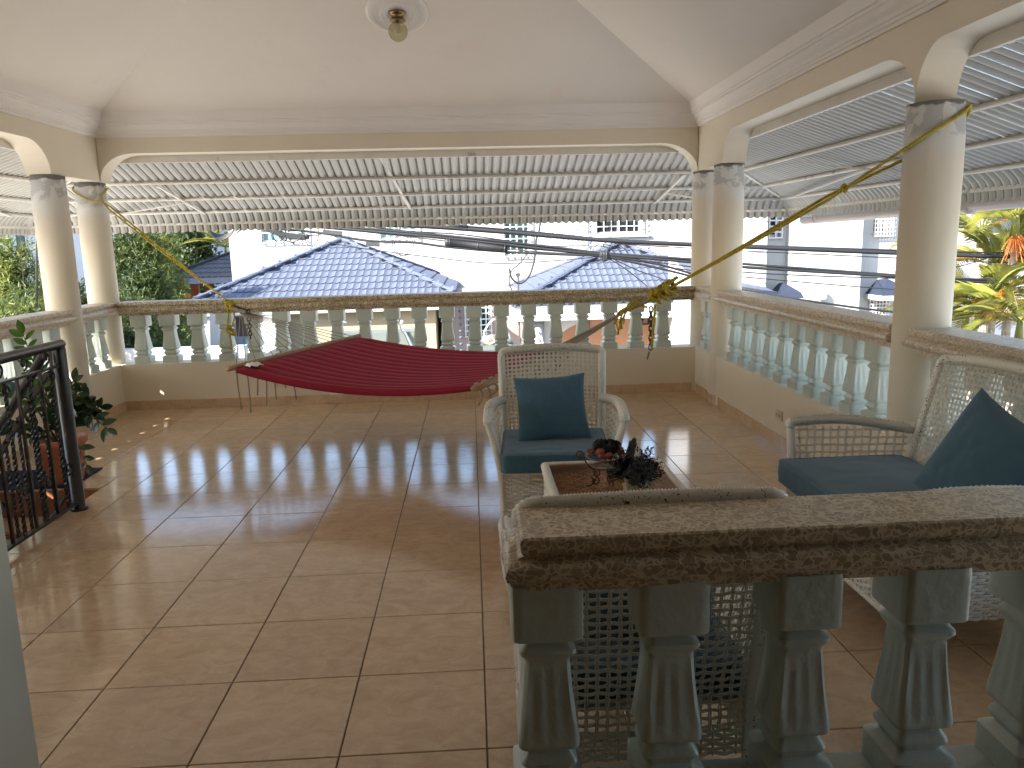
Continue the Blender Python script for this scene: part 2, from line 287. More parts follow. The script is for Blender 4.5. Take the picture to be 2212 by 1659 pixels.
M['stem'] = simple('green_brown_stem', (0.05, 0.06, 0.02), 0.5)

def glass(name, col, rough=0.02, ior=1.45):
    m, nt, b = _mat(name); nt.nodes.remove(b)
    tr = N(nt, 'ShaderNodeBsdfTransparent'); tr.inputs[0].default_value = c4(col); gl = N(nt, 'ShaderNodeBsdfGlossy'); gl.inputs['Roughness'].default_value = rough
    fr = N(nt, 'ShaderNodeFresnel'); fr.inputs[0].default_value = ior; ms = N(nt, 'ShaderNodeMixShader')
    ge = N(nt, 'ShaderNodeNewGeometry'); sb = N(nt, 'ShaderNodeMath', operation='SUBTRACT'); sb.inputs[0].default_value = 1.0; nt.links.new(ge.outputs['Backfacing'], sb.inputs[1]); mf = N(nt, 'ShaderNodeMath', operation='MULTIPLY'); nt.links.new(fr.outputs[0], mf.inputs[0]); nt.links.new(sb.outputs[0], mf.inputs[1])
    nt.links.new(mf.outputs[0], ms.inputs[0]); nt.links.new(tr.outputs[0], ms.inputs[1]); nt.links.new(gl.outputs[0], ms.inputs[2]); nt.links.new(ms.outputs[0], nt.nodes['Material Output'].inputs[0])
    return m
M['clearglass'] = glass('clear_glass', (0.93, 0.95, 0.95))
M['bulbglass'] = glass('ribbed_lamp_glass', (0.80, 0.78, 0.62), 0.12)
M['tableglass'] = glass('bronze_tinted_glass', (0.84, 0.70, 0.58), 0.02, 1.22)

# ------------------------------------------------------------------ mesh helpers
class MB:
    def __init__(s): s.v = []; s.f = []; s.sm = []
    def add(s, vs, fs, smooth=False):
        o = len(s.v); s.v += [tuple(v) for v in vs]; s.f += [tuple(i+o for i in f) for f in fs]; s.sm += [smooth]*len(fs); return s
    def box(s, x0, x1, y0, y1, z0, z1):
        vs = [(x, y, z) for x in (x0, x1) for y in (y0, y1) for z in (z0, z1)]
        return s.add(vs, [(0,1,3,2),(4,6,7,5),(0,4,5,1),(2,3,7,6),(0,2,6,4),(1,5,7,3)])
    def bar(s, a, b, w, h, up=(0, 0, 1)):
        a = Vector(a); b = Vector(b); d = (b-a).normalized(); u = Vector(up)
        sx = d.cross(u)
        if sx.length < 1e-4: sx = d.cross(Vector((1, 0, 0)))
        sx.normalize(); n = sx.cross(d).normalized()
        vs = [p + sx*(i*w/2) + n*(j*h/2) for p in (a, b) for i in (-1, 1) for j in (-1, 1)]
        return s.add(vs, [(0,1,3,2),(4,6,7,5),(0,4,5,1),(2,3,7,6),(0,2,6,4),(1,5,7,3)])
    def tube(s, path, r, n=6, cap=True, smooth=True, flat=1.0):
        P = [Vector(p) for p in path]; L = len(P)
        if L < 2: return s
        rr = r if hasattr(r, '__len__') else [r]*L
        T = []
        for i in range(L):
            t = (P[min(i+1, L-1)]-P[max(i-1, 0)])
            T.append(t.normalized() if t.length > 1e-9 else Vector((0, 0, 1)))
        u = T[0].cross(Vector((0, 0, 1)))
        if u.length < 1e-3: u = T[0].cross(Vector((0, 1, 0)))
        u.normalize(); vs = []
        for i in range(L):
            u = u - T[i]*u.dot(T[i])
            if u.length < 1e-6: u = T[i].orthogonal()
            u.normalize(); v = T[i].cross(u)
            for k in range(n):
                a = 2*PI*k/n; vs.append(P[i] + (u*math.cos(a) + v*math.sin(a)*flat)*rr[i])
        fs = [(i*n+k, i*n+(k+1) % n, (i+1)*n+(k+1) % n, (i+1)*n+k) for i in range(L-1) for k in range(n)]
        if cap: fs += [tuple(range(n-1, -1, -1)), tuple((L-1)*n+k for k in range(n))]
        return s.add(vs, fs, smooth)
    def lathe(s, prof, c=(0, 0, 0), n=24, axis=None, smooth=True, cap=True):
        c = Vector(c); vs = []
        for r, z in prof:
            for k in range(n):
                a = 2*PI*k/n; vs.append(c + Vector((r*math.cos(a), r*math.sin(a), z)))
        L = len(prof)
        fs = [(i*n+k, i*n+(k+1) % n, (i+1)*n+(k+1) % n, (i+1)*n+k) for i in range(L-1) for k in range(n)]
        if cap: fs += [tuple(range(n-1, -1, -1)), tuple((L-1)*n+k for k in range(n))]
        return s.add(vs, fs, smooth)
    def grid(s, fn, nu, nv, smooth=True, closeu=False):
        vs = [fn(i/nu, j/nv) for i in range(nu + (0 if closeu else 1)) for j in range(nv+1)]
        m = nv+1; c = nu
        fs = [(((i) % (nu if closeu else nu+1))*m+j, ((i+1) % (nu if closeu else nu+1))*m+j, ((i+1) % (nu if closeu else nu+1))*m+j+1, i*m+j+1) for i in range(c) for j in range(nv)]
        return s.add(vs, fs, smooth)
    def prism(s, poly, fn, d0, d1):
        """poly of 2-D points, fn(a,b,d) -> 3-D; extruded from d0 to d1 (convex or near-convex caps are triangulated)"""
        n = len(poly); vs = [fn(a, b, d0) for a, b in poly] + [fn(a, b, d1) for a, b in poly]
        fs = [(i, (i+1) % n, n+(i+1) % n, n+i) for i in range(n)] + [tuple(range(n-1, -1, -1)), tuple(range(n, 2*n))]
        return s.add(vs, fs)
    def xf(s, mat):
        s.v = [tuple(mat @ Vector(v)) for v in s.v]; return s
    def mesh(s, name):
        me = bpy.data.meshes.new(name); me.from_pydata([tuple(v) for v in s.v], [], s.f)
        me.polygons.foreach_set('use_smooth', s.sm); me.update(); return me
    def build(s, name, mat, parent=None, recalc=False):
        me = s.mesh(name)
        if recalc:
            b = bmesh.new(); b.from_mesh(me); bmesh.ops.recalc_face_normals(b, faces=b.faces); b.to_mesh(me); b.free()
        return link(name, me, mat, parent)
def link(name, me, mat, parent=None):
    if mat is not None and not me.materials: me.materials.append(mat)
    o = bpy.data.objects.new(name, me); COL.objects.link(o)
    if parent is not None: o.parent = parent
    return o
def inst(o, parent=None, loc=None, rot=None, scale=None, name=None):
    c = o.copy(); COL.objects.link(c); c.parent = parent if parent is not None else o.parent
    if name: c.name = name
    if loc is not None: c.location = loc
    if rot is not None: c.rotation_euler = rot
    if scale is not None: c.scale = scale
    return c
def tag(o, label, cat, group=None, kind=None):
    o['label'] = label; o['category'] = cat
    if group: o['group'] = group
    if kind: o['kind'] = kind
    return o
def struct(o): o['kind'] = 'structure'; return o
def empty(name, loc=(0, 0, 0), rz=0.0):
    o = bpy.data.objects.new(name, None); COL.objects.link(o); o.location = loc; o.rotation_euler = (0, 0, rz); o.empty_display_size = 0.1; return o
def lerp(a, b, t): return Vector(a)*(1-t) + Vector(b)*t
def bez(pts, n=12):
    out = []; P = [Vector(p) for p in pts]
    P = [P[0]*2-P[1]] + P + [P[-1]*2-P[-2]]
    for i in range(1, len(P)-2):
        for k in range(n):
            t = k/n; a, b, c, d = P[i-1:i+3]
            out.append(0.5*((2*b) + (c-a)*t + (2*a-5*b+4*c-d)*t*t + (3*b-a-3*c+d)*t**3))
    out.append(P[-2]); return out

XL, XR, YB, TW = -3.24, 2.11, 7.30, 0.20      # inner wall faces, wall thickness
# =================================================================== BUILDING SHELL
# floor : slab with the stair opening, tiles as children
STX0, STX1, STY0, STY1 = -3.24, -2.36, 3.00, 4.85
fl = MB()
for x0, x1, y0, y1 in ((STX1, 2.31, -3.2, 7.5), (-3.44, STX1, STY1, 7.5), (-3.44, STX1, -3.2, STY0), (-3.44, STX0, STY0, STY1)):
    fl.box(x0, x1, y0, y1, -0.20, -0.004)
floor = struct(fl.build('floor', M['grout']))
T = 0.43; GX, GY = 0.0008, 2.0657; G = 0.0022
def tile_mesh(w_, d_, h=0.008, bev=0.0018):
    m = MB(); x, y = w_/2, d_/2; b = bev
    vs = [(-x, -y, -h), (x, -y, -h), (x, y, -h), (-x, y, -h), (-x, -y, -b), (x, -y, -b), (x, y, -b), (-x, y, -b), (-x+b, -y+b, 0), (x-b, -y+b, 0), (x-b, y-b, 0), (-x+b, y-b, 0)]
    fs = [(0, 1, 5, 4), (1, 2, 6, 5), (2, 3, 7, 6), (3, 0, 4, 7), (4, 5, 9, 8), (5, 6, 10, 9), (6, 7, 11, 10), (7, 4, 8, 11), (8, 9, 10, 11)]
    return m.add(vs, fs)
tile_cache = {}
def floor_tile(x0, x1, y0, y1):
    w_, d_ = x1-x0-2*G, y1-y0-2*G
    if w_ < 0.02 or d_ < 0.02: return
    key = (round(w_, 3), round(d_, 3))
    if key not in tile_cache:
        me = tile_mesh(w_, d_).mesh('tile'); me.materials.append(M['tile']); tile_cache[key] = me
    o = bpy.data.objects.new('tile', tile_cache[key]); COL.objects.link(o); o.parent = floor
    o.location = ((x0+x1)/2, (y0+y1)/2, random.uniform(0, 0.0007)); o.rotation_euler = (random.uniform(-.0007, .0007), random.uniform(-.0007, .0007), 0)
for i in range(-9, 6):
    for j in range(-8, 14):
        x0, x1 = GX+i*T, GX+(i+1)*T; y0, y1 = GY+j*T, GY+(j+1)*T
        x0, x1 = max(x0, XL), min(x1, XR); y0, y1 = max(y0, -1.4), min(y1, YB)
        if x1-x0 < .02 or y1-y0 < .02: continue
        if x0 < STX1 and y1 > STY0 and y0 < STY1:
            if x1 > STX1: floor_tile(STX1+0.002, x1, y0, y1)
            xa = min(x1, STX1)
            if y1 > STY1 and xa-x0 > .02: floor_tile(x0, xa, STY1+0.002, y1)
            if y0 < STY0 and xa-x0 > .02: floor_tile(x0, xa, y0, STY0)
        else: floor_tile(x0, x1, y0, y1)

# stair well walls and treads (descend towards the camera)
st = empty('staircase', (0, 0, 0)); tag(st, 'red-brown tiled stair descending through the floor opening behind the dark railing', 'staircase')
for k_ in range(6):
    y1 = STY1 - 0.28*k_; z0 = -0.17*(k_+1)
    MB().box(STX0+0.002, STX1-0.002, y1-0.28, y1+0.02, z0-0.15, z0-0.004).box(STX0+0.002, STX1-0.002, y1-0.018, y1-0.0, z0-0.002, z0+0.166).build('riser', M['stair'], st)
    for q in range(2):
        xa = STX0+0.004+q*0.43
        tm = tile_mesh(0.425, 0.255); tm.build('tread_tile', M['tile'], st).location = (xa+0.214, y1-0.15, z0+0.006)
wl = MB().box(STX0-0.2, STX0, STY0, STY1, -3.2, -0.02).box(STX0, STX1, STY0-0.1, STY0, -3.2, -0.2).box(STX1, STX1+0.1, STY0, STY1, -3.2, -0.21)
struct(wl.build('stairwell_wall', M['wall']))
MB().box(-3.44, 2.31, -3.2, 7.5, -3.0, -0.205).build('lower_storey_wall', M['housewhite'])['kind'] = 'structure'

# parapets (solid lower wall) with skirting tiles
PZ = 0.43
sk_cache = {}
def skirting(parent, p0, p1, nrm, ph=0.0, h=0.085):
    """row of skirting tiles along p0->p1, proud of the wall by 9 mm"""
    p0, p1, nrm = Vector(p0), Vector(p1), Vector(nrm); L = (p1-p0).length; d = (p1-p0)/L
    s_ = -ph
    while s_ < L-0.01:
        a, b = max(s_, 0), min(s_+T, L); s_ += T
        if b-a < 0.03: continue
        m = MB(); q0 = p0+d*(a+0.0015); q1 = p0+d*(b-0.0015)
        n_ = nrm*0.010
        vs = [q0, q1, q1+n_, q0+n_, q0+Vector((0,0,h)), q1+Vector((0,0,h)), q1+n_*0.8+Vector((0,0,h)), q0+n_*0.8+Vector((0,0,h))]
        m.add(vs, [(3,2,1,0),(4,5,6,7),(0,1,5,4),(1,2,6,5),(2,3,7,6),(3,0,4,7)]).build('skirting_tile', M['tile'], parent)
pb = MB().box(XL-0.2, XR+0.2, YB, YB+TW, 0, PZ).build('parapet_wall', M['wall']); tag(pb, 'low cream wall under the far balustrade behind the hammock', 'wall')
skirting(pb, (XL, YB, 0), (XR-0.03, YB, 0), (0, -1, 0), ph=T*0.613)
pr = MB().box(XR, XR+TW, 1.645, YB-0.003, 0, PZ).build('parapet_wall', M['wall']); tag(pr, 'low cream wall under the right-hand balustrade with outlet', 'wall')
skirting(pr, (XR, YB-0.06, 0), (XR, 6.885, 0), (-1, 0, 0)); skirting(pr, (XR, 6.56, 0), (XR, 1.66, 0), (-1, 0, 0), ph=0.0)
plw = MB().box(XL-TW, XL, 1.7, YB-0.003, 0, PZ).build('parapet_wall', M['wall']); tag(plw, 'low cream wall under the left-hand balustrade behind the potted plant', 'wall')
skirting(plw, (XL, 4.9, 0), (XL, YB-0.01, 0), (1, 0, 0), ph=0.1)

# balusters --------------------------------------------------------
def baluster_mesh(H=0.447, W=0.0725, n=12):
    prof = [(0, 1), (.01, 1), (.20, 1), (.232, .995), (.238, .96), (.243, .66), (.262, .63), (.275, .68), (.292, .79), (.308, .80), (.322, .74), (.336, .655), (.350, .635), (.364, .65), (.40, .665), (.45, .69), (.50, .725), (.56, .77), (.62, .82), (.67, .865), (.70, .882), (.718, .875), (.728, .83), (.735, .69), (.745, .66), (.760, .69), (.780, .79), (.797, .82), (.812, .77), (.828, .68), (.840, .66), (.850, .72), (.862, .93), (.872, 1.0), (.99, 1.0), (1, 1.0)]
    vs = []; per = 4*n
    for t, wv in prof:
        z = H*(1-t); w_ = W*wv
        if .38 < t < .70: fl_ = min(1, (t-.38)/.06, (.70-t)/.04)
        else: fl_ = 0
        for side in range(4):
            for k_ in range(n):
                s_ = -1+2*k_/n
                # three flutes in each face
                d = 0.0
                if fl_ > 0 and abs(s_) < .82: d = fl_*0.0034*(0.5-0.5*math.cos(2*PI*(s_+.82)/1.64*3))
                cr = 0.0035 if abs(s_) > .99 else 0.0
                x, y = s_*w_, -(w_-d-cr)
                if abs(s_) > .99: x = s_*(w_-cr)
                c, sn = [(1, 0), (0, 1), (-1, 0), (0, -1)][side]
                vs.append((x*c-y*sn, x*sn+y*c, z))
    L = len(prof); m = MB()
    fs = [(i*per+k_, (i+1)*per+k_, (i+1)*per+(k_+1) % per, i*per+(k_+1) % per) for i in range(L-1) for k_ in range(per)]
    m.add(vs, fs, True); me = m.mesh('baluster'); me.materials.append(M['baluster'])
    try: me.set_sharp_from_angle(angle=R(38))
    except Exception: pass
    return me
BAL = baluster_mesh()
def rail_profile(w_=0.125):
    k_ = w_/0.125
    h = [(0.098, 0), (0.104, -0.004), (0.106, -0.012), (0.104, -0.030), (0.098, -0.038), (0.094, -0.043), (0.098, -0.047), (0.110, -0.051), (0.121, -0.060), (0.125, -0.071), (0.122, -0.083), (0.110, -0.093), (0.092, -0.098), (0.080, -0.100), (0.078, -0.126)]
    left = [(-a*k_, b) for a, b in h]; right = [(a*k_, b) for a, b in reversed(h)]
    return left + right
def rail(parent, p0, p1, ztop, mat, e0=True, e1=True, ends=(0, 0), shrink=1.0, step=0.0):
    """handrail; a square-cut mitred return is modelled at ends flagged in `ends`"""
    p0, p1 = Vector(p0), Vector(p1); d = (p1-p0).normalized(); s_ = Vector((d.y, -d.x, 0)); pr_ = rail_profile(0.125*shrink)
    m = MB(); n = len(pr_)
    def ring(c, mirror, inset):
        out = []
        for a, b in pr_: out.append(c + s_*a + Vector((0, 0, ztop+b)))
        return out
    rings = []
    L = (p1-p0).length; nseg = max(1, int(L/0.25))
    for i in range(nseg+1):
        c = p0 + d*(L*i/nseg)
        rings.append(ring(c, 0, 0))
    if ends[0] or ends[1]:
        # end return: pull each profile point along the rail by (0.125 - |offset|) so the moulding wraps round the end
        if ends[0]:
            rings[0] = [p0 + s_*a + d*((0.125*shrink-abs(a)) + (step if b > -0.042 else 0)) + Vector((0, 0, ztop+b)) for a, b in pr_]
        if ends[1]:
            rings[-1] = [p1 + s_*a - d*(0.125-abs(a)) + Vector((0, 0, ztop+b)) for a, b in pr_]
    vs = [v for r_ in rings for v in r_]; N_ = len(rings)
    fs = [(i*n+k_, i*n+(k_+1) % n, (i+1)*n+(k_+1) % n, (i+1)*n+k_) for i in range(N_-1) for k_ in range(n)]
    h = n//2
    for base in (0, (N_-1)*n):      # close the ends with strips between matching profile points
        for k_ in range(h-1): fs.append((base+k_, base+k_+1, base+n-2-k_, base+n-1-k_))
    m.add(vs, fs, True); o = m.build('handrail', mat, parent, recalc=True)
    try: o.data.set_sharp_from_angle(angle=R(30))
    except Exception: pass
    return o
def balusters(parent, pts, z0, scale=(1, 1, 1), rz=0):
    for p in pts:
        o = bpy.data.objects.new('baluster', BAL); COL.objects.link(o); o.parent = parent
        o.location = (p[0], p[1], z0); o.scale = scale; o.rotation_euler = (0, 0, rz+random.uniform(-.012, .012)+random.choice((0, PI/2, PI)))
YC = YB+0.1
bb = empty('balustrade', (XL, YB, 0)); tag(bb, 'far balustrade behind the hammock with twenty grey-green fluted balusters', 'balustrade')
bb.location = (0, 0, 0)
balusters(bb, [(x, YC) for x in [-3.062+0.2567*i for i in range(20)]], PZ)
rail(bb, (XL+0.02, YC, 0), (XR-0.02, YC, 0), 1.0, M['terrazzo_dark'])
XRC, XLC = XR+0.10, XL-0.10
br = empty('balustrade'); tag(br, 'right-hand balustrade between the two rope columns, facing the sunny white house', 'balustrade')
balusters(br, [(XRC, 6.40-0.2575*i) for i in range(10)], PZ)
rail(br, (XRC, 6.735, 0), (XRC, 3.84, 0), 1.0, M['terrazzo_pink'])
br2 = empty('balustrade'); tag(br2, 'nearest stretch of right-hand balustrade behind the wicker loveseat', 'balustrade')
balusters(br2, [(XRC, 3.455-0.2575*i) for i in range(6)], PZ)
rail(br2, (XRC, 3.74, 0), (XRC, 1.70, 0), 1.0, M['terrazzo_pink'], ends=(1, 0))
br3 = empty('balustrade'); tag(br3, 'short corner balustrade between the two right-hand far columns', 'balustrade')
balusters(br3, [(XRC, 7.17), (XRC, 6.96)], PZ)
rail(br3, (XRC, YC-0.02, 0), (XRC, 6.80, 0), 1.0, M['terrazzo_pink'])
bl = empty('balustrade'); tag(bl, 'left-hand balustrade behind the potted plant and dark railing', 'balustrade')
balusters(bl, [(XLC, 6.30-0.2575*i) for i in range(16)], PZ)
rail(bl, (XLC, 6.66, 0), (XLC, 2.0, 0), 1.0, M['terrazzo_pink'], ends=(1, 0))
bl2 = empty('balustrade'); tag(bl2, 'short corner balustrade between the two left-hand columns', 'balustrade')
balusters(bl2, [(XLC, 7.12), (XLC, 6.88)], PZ)
rail(bl2, (XLC, YC-0.02, 0), (XLC, 6.66, 0), 1.0, M['terrazzo_pink'])
# foreground balustrade
FY = 1.5725
fb = empty('balustrade'); tag(fb, 'large foreground balustrade with a polished terrazzo rail, in deep shade', 'balustrade')
balusters(fb, [(x, FY) for x in (0.1355, 0.4025, 0.688, 0.966, 1.246, 1.526, 1.806)], 0.236, (1.04, 1.0, 1.168))
rail(fb, (0.048, FY+0.002, 0), (XR+0.0, FY+0.002, 0), 0.873, M['terrazzo'], ends=(1, 0), shrink=0.95, step=0.014)
MB().box(0.064, 0.205, 1.503, 1.642, 0.752, 0.790).build('mortar_bed', M['baluster'], fb)
pf = MB().box(0.060, XR-0.003, 1.50, 1.645, 0, 0.235).build('plinth_wall', M['baluster']); tag(pf, 'low painted plinth carrying the foreground balustrade', 'wall')

# columns -----------------------------------------------------------
CR = 0.13
def column(x, y, ztop, label, group='round columns of the terrace'):
    m = MB(); prof = []
    n = 44
    zs = [0, .3, .6, .9, 1.2, 1.5, 1.7, 1.8, 1.9, 1.95, 2.0, ztop]
    vs = []
    for z in zs:
        for k_ in range(n):
            a = 2*PI*k_/n; rr = CR + (0.0025*noise.noise(Vector((math.cos(a)*3+x, math.sin(a)*3+y, z*3)))) + (-0.004 if z > 1.94 else 0)
            vs.append((x+rr*math.cos(a), y+rr*math.sin(a), z))
    L = len(zs)
    m.add(vs, [(i*n+k_, i*n+(k_+1) % n, (i+1)*n+(k_+1) % n, (i+1)*n+k_) for i in range(L-1) for k_ in range(n)], True)
    o = m.build('column', M['column']); tag(o, label, 'column', group)
    # base ring of narrow skirting tiles where the column bulges out of the wall
    return o
c_r = column(XR+0.10, 3.74, 2.045, 'nearest right column with peeling top and yellow rope tied around it')
c_r2 = column(XR+0.10, 6.73, 2.05, 'right column second from the far corner, standing proud of the wall')
c_rc = column(XR+0.11, YC, 2.05, 'column at the far right corner, partly hidden by the one before it')
c_lc = column(XL-0.135, YC, 2.06, 'far left corner column with the hammock rope tied round its top')
c_l1 = column(XL-0.10, 6.61, 2.06, 'left column nearest the potted plant, with patched grey top')
c_l0 = column(XL-0.10, 3.45, 2.06, 'left column outside the picture beyond the stair')
for cx, cy, rng, own in ((XR+0.10, 6.73, (105, 255), c_r2),):
    k_ = 0
    for a0 in range(rng[0], rng[1], 25):
        a1 = a0+23; m = MB(); rr = CR+0.010
        p = lambda a, r, z: (cx+r*math.cos(R(a)), cy+r*math.sin(R(a)), z)
        vs = [p(a0, CR-.02, 0), p(a1, CR-.02, 0), p(a1, rr, 0), p(a0, rr, 0), p(a0, CR-.02, .085), p(a1, CR-.02, .085), p(a1, rr, .085), p(a0, rr, .085)]
        m.add(vs, [(3,2,1,0),(4,5,6,7),(0,1,5,4),(1,2,6,5),(2,3,7,6),(3,0,4,7)]).build('skirting_tile', M['tile'], own)

# arched beams ------------------------------------------------------
ZB, ZTOP = 2.302, 2.62
def arch_poly(a0, a1, zlow0, zlow1, rx0=0.27, rx1=0.27, n=12):
    """outline (a along wall, z) of a beam bay whose soffit drops to the columns at both ends"""
    pts = [(a0, ZTOP), (a0, zlow0)]
    for i in range(n+1):
        t = i/n*PI/2
        pts.append((a0+rx0*(1-math.cos(t))+0.0, zlow0+(ZB-zlow0)*math.sin(t)))
    for i in range(n+1):
        t = (1-i/n)*PI/2
        pts.append((a1-rx1*(1-math.cos(t)), zlow1+(ZB-zlow1)*math.sin(t)))
    pts += [(a1, zlow1), (a1, ZTOP)]
    out = []
    for p in pts:
        if not out or abs(p[0]-out[-1][0])+abs(p[1]-out[-1][1]) > 1e-5: out.append(p)
    return out
def beam_bay(pts, axis, c0, c1, name, label, parent=None):
    """axis 'x': runs along X at Y c0..c1 ; 'y': runs along Y at X c0..c1"""
    fn = (lambda a, z, d: (a, d, z)) if axis == 'x' else (lambda a, z, d: (d, a, z))
    low = pts[1:-1]; m = MB(); n = len(low); vs = []
    for a, z in low: vs += [fn(a, z, c0), fn(a, ZTOP, c0), fn(a, z, c1), fn(a, ZTOP, c1)]
    fs = []
    for i in range(n-1):
        p, q = 4*i, 4*(i+1)
        if abs(low[i][0]-low[i+1][0]) > 1e-6: fs += [(p, q, q+1, p+1), (p+3, q+3, q+2, p+2), (p+1, q+1, q+3, p+3)]
        fs.append((p+2, q+2, q, p))
    e_ = 4*(n-1); fs += [(0, 1, 3, 2), (e_+2, e_+3, e_+1, e_)]
    m.add(vs, fs); o = m.build(name, M['wall'], parent, recalc=True)
    if label: tag(o, label, 'beam')
    return o
beam_bay(arch_poly(XL+0.005, XR-0.005, 2.06, 2.05, 0.30, 0.34), 'x', YB, YB+TW, 'arched_beam', 'long cream beam with rounded ends above the far balustrade')
beam_bay(arch_poly(3.75, 6.60, 2.045, 2.055, 0.32, 0.22), 'y', XR, XR+TW, 'arched_beam', 'cream arched beam on the right between the two rope-side columns')
beam_bay(arch_poly(0.9, 3.75, 2.045, 2.045, 0.25, 0.20), 'y', XR, XR+TW, 'arched_beam', 'nearest cream arched beam on the right, cut by the picture edge')
beam_bay([(6.60, ZTOP), (6.60, 2.055), (YB+TW, 2.055), (YB+TW, ZTOP)], 'y', XR+0.0, XR+TW+.002, 'corner_beam', 'deep cream beam block over the far right pair of columns')
beam_bay([(6.48, ZTOP), (6.48, 2.065), (YB+TW, 2.065), (YB+TW, ZTOP)], 'y', XL-TW-.002, XL, 'corner_beam', 'deep cream beam block over the left pair of columns')
beam_bay(arch_poly(3.55, 6.48, 2.065, 2.065, 0.26, 0.30), 'y', XL-TW, XL, 'arched_beam', 'cream arched beam on the left above the potted plant')
beam_bay(arch_poly(0.9, 3.55, 2.065, 2.065, 0.26, 0.30), 'y', XL-TW, XL, 'arched_beam', 'cream arched beam on the far left, outside the picture')
beam_bay([(XL, ZTOP), (XL, 2.33), (XR, 2.33), (XR, ZTOP)], 'x', 1.36, 1.56, 'front_beam', 'cream cross beam above the house opening, over the camera')

# hipped ceiling with crown moulding
ZC = 2.575; SL = 0.455; Y0c = 1.56
hw = (XR-XL)/2; Xm = (XR+XL)/2; hz = ZC+SL*hw
def hipped(z_off=0.0):
    a, b, c, d = (XL, Y0c, ZC), (XR, Y0c, ZC), (XR, YB, ZC), (XL, YB, ZC)
    e, f = (Xm, Y0c+hw, hz), (Xm, YB-hw, hz)
    return [a, b, c, d, e, f]
vs = hipped(); m = MB()
# subdivided planes so that the ridges read as slightly soft plaster
def tri_fill(A, B, C, D, n=10):
    A, B, C, D = map(Vector, (A, B, C, D))
    m.grid(lambda u, v: lerp(lerp(A, B, u), lerp(D, C, u), v), n, n, True)
a, b, c, d, e, f = vs
tri_fill(d, c, f, f); tri_fill(b, a, e, e); tri_fill(c, b, e, f); tri_fill(a, d, f, e)
ceil = m.build('ceiling', M['ceiling']); struct(ceil)
rf = MB(); o_ = 0.9
rf.add([(XL-o_*.28, Y0c-.2, 2.625), (XR+o_*.28, Y0c-.2, 2.625), (XR+o_*.28, YB+.25, 2.625), (XL-o_*.28, YB+.25, 2.625), (Xm, Y0c+hw, hz+.25), (Xm, YB-hw, hz+.25)], [(0, 1, 4), (1, 2, 5, 4), (2, 3, 5), (3, 0, 4, 5)])
struct(rf.build('roof', M['rooftile']))
cr = [(0, 2.435), (0.018, 2.435), (0.022, 2.452), (0.030, 2.455), (0.032, 2.470), (0.040, 2.474), (0.046, 2.492), (0.066, 2.512), (0.078, 2.528), (0.080, 2.538), (0.092, 2.541), (0.094, 2.556), (0.106, 2.560), (0.110, 2.578), (0.13, 2.5735+0.13*SL+.004), (0.0, 2.60)]
def crown_run(p0, p1, inn):
    p0, p1, inn = Vector(p0), Vector(p1), Vector(inn); d = (p1-p0).normalized(); m = MB(); n = len(cr)
    vs = []
    for p, sg in ((p0, 1), (p1, -1)):
        for o_, z in cr: vs.append(p + inn*o_ + d*(o_*sg) + Vector((0, 0, z)))
    m.add(vs, [(k_, k_+1, n+k_+1, n+k_) for k_ in range(n-1)]); return m.build('crown_moulding', M['crown'], None, True)
for p0, p1, inn, lb in (((XL, YB, 0), (XR, YB, 0), (0, -1, 0), 'white stepped crown moulding along the far beam'),
                    ((XR, YB, 0), (XR, Y0c, 0), (-1, 0, 0), 'white stepped crown moulding running along the right-hand beam'),
                    ((XL, Y0c, 0), (XL, YB, 0), (1, 0, 0), 'white stepped crown moulding along the left-hand beam')):
    tag(crown_run(p0, p1, inn), lb, 'moulding')

# house volume behind and beside the camera (dark, enclosed)
hb = MB(); hc = MB()
hb.box(-3.44, -0.985, 1.36, 1.60, 0, 2.62)          # wall left of the opening (its edge shows bottom left)
hb.box(-1.185, -0.989, -3.0, 1.36, 0, 2.6)
hc.box(-0.988, -0.98, -3.0, 1.3, 0, 2.6)
hc.box(XR, XR+TW, -3.0, 0.9, 0, 2.62)
hc.box(-1.185, XR+TW, -3.2, -3.0, 0, 2.6)
struct(hc.build('hall_wall', M['hall']))
struct(hb.build('house_wall', M['palegreenwall']))
struct(MB().box(-3.44, XR+TW, -3.2, 1.36, 2.621, 2.70).build('hall_ceiling', M['ceiling']))

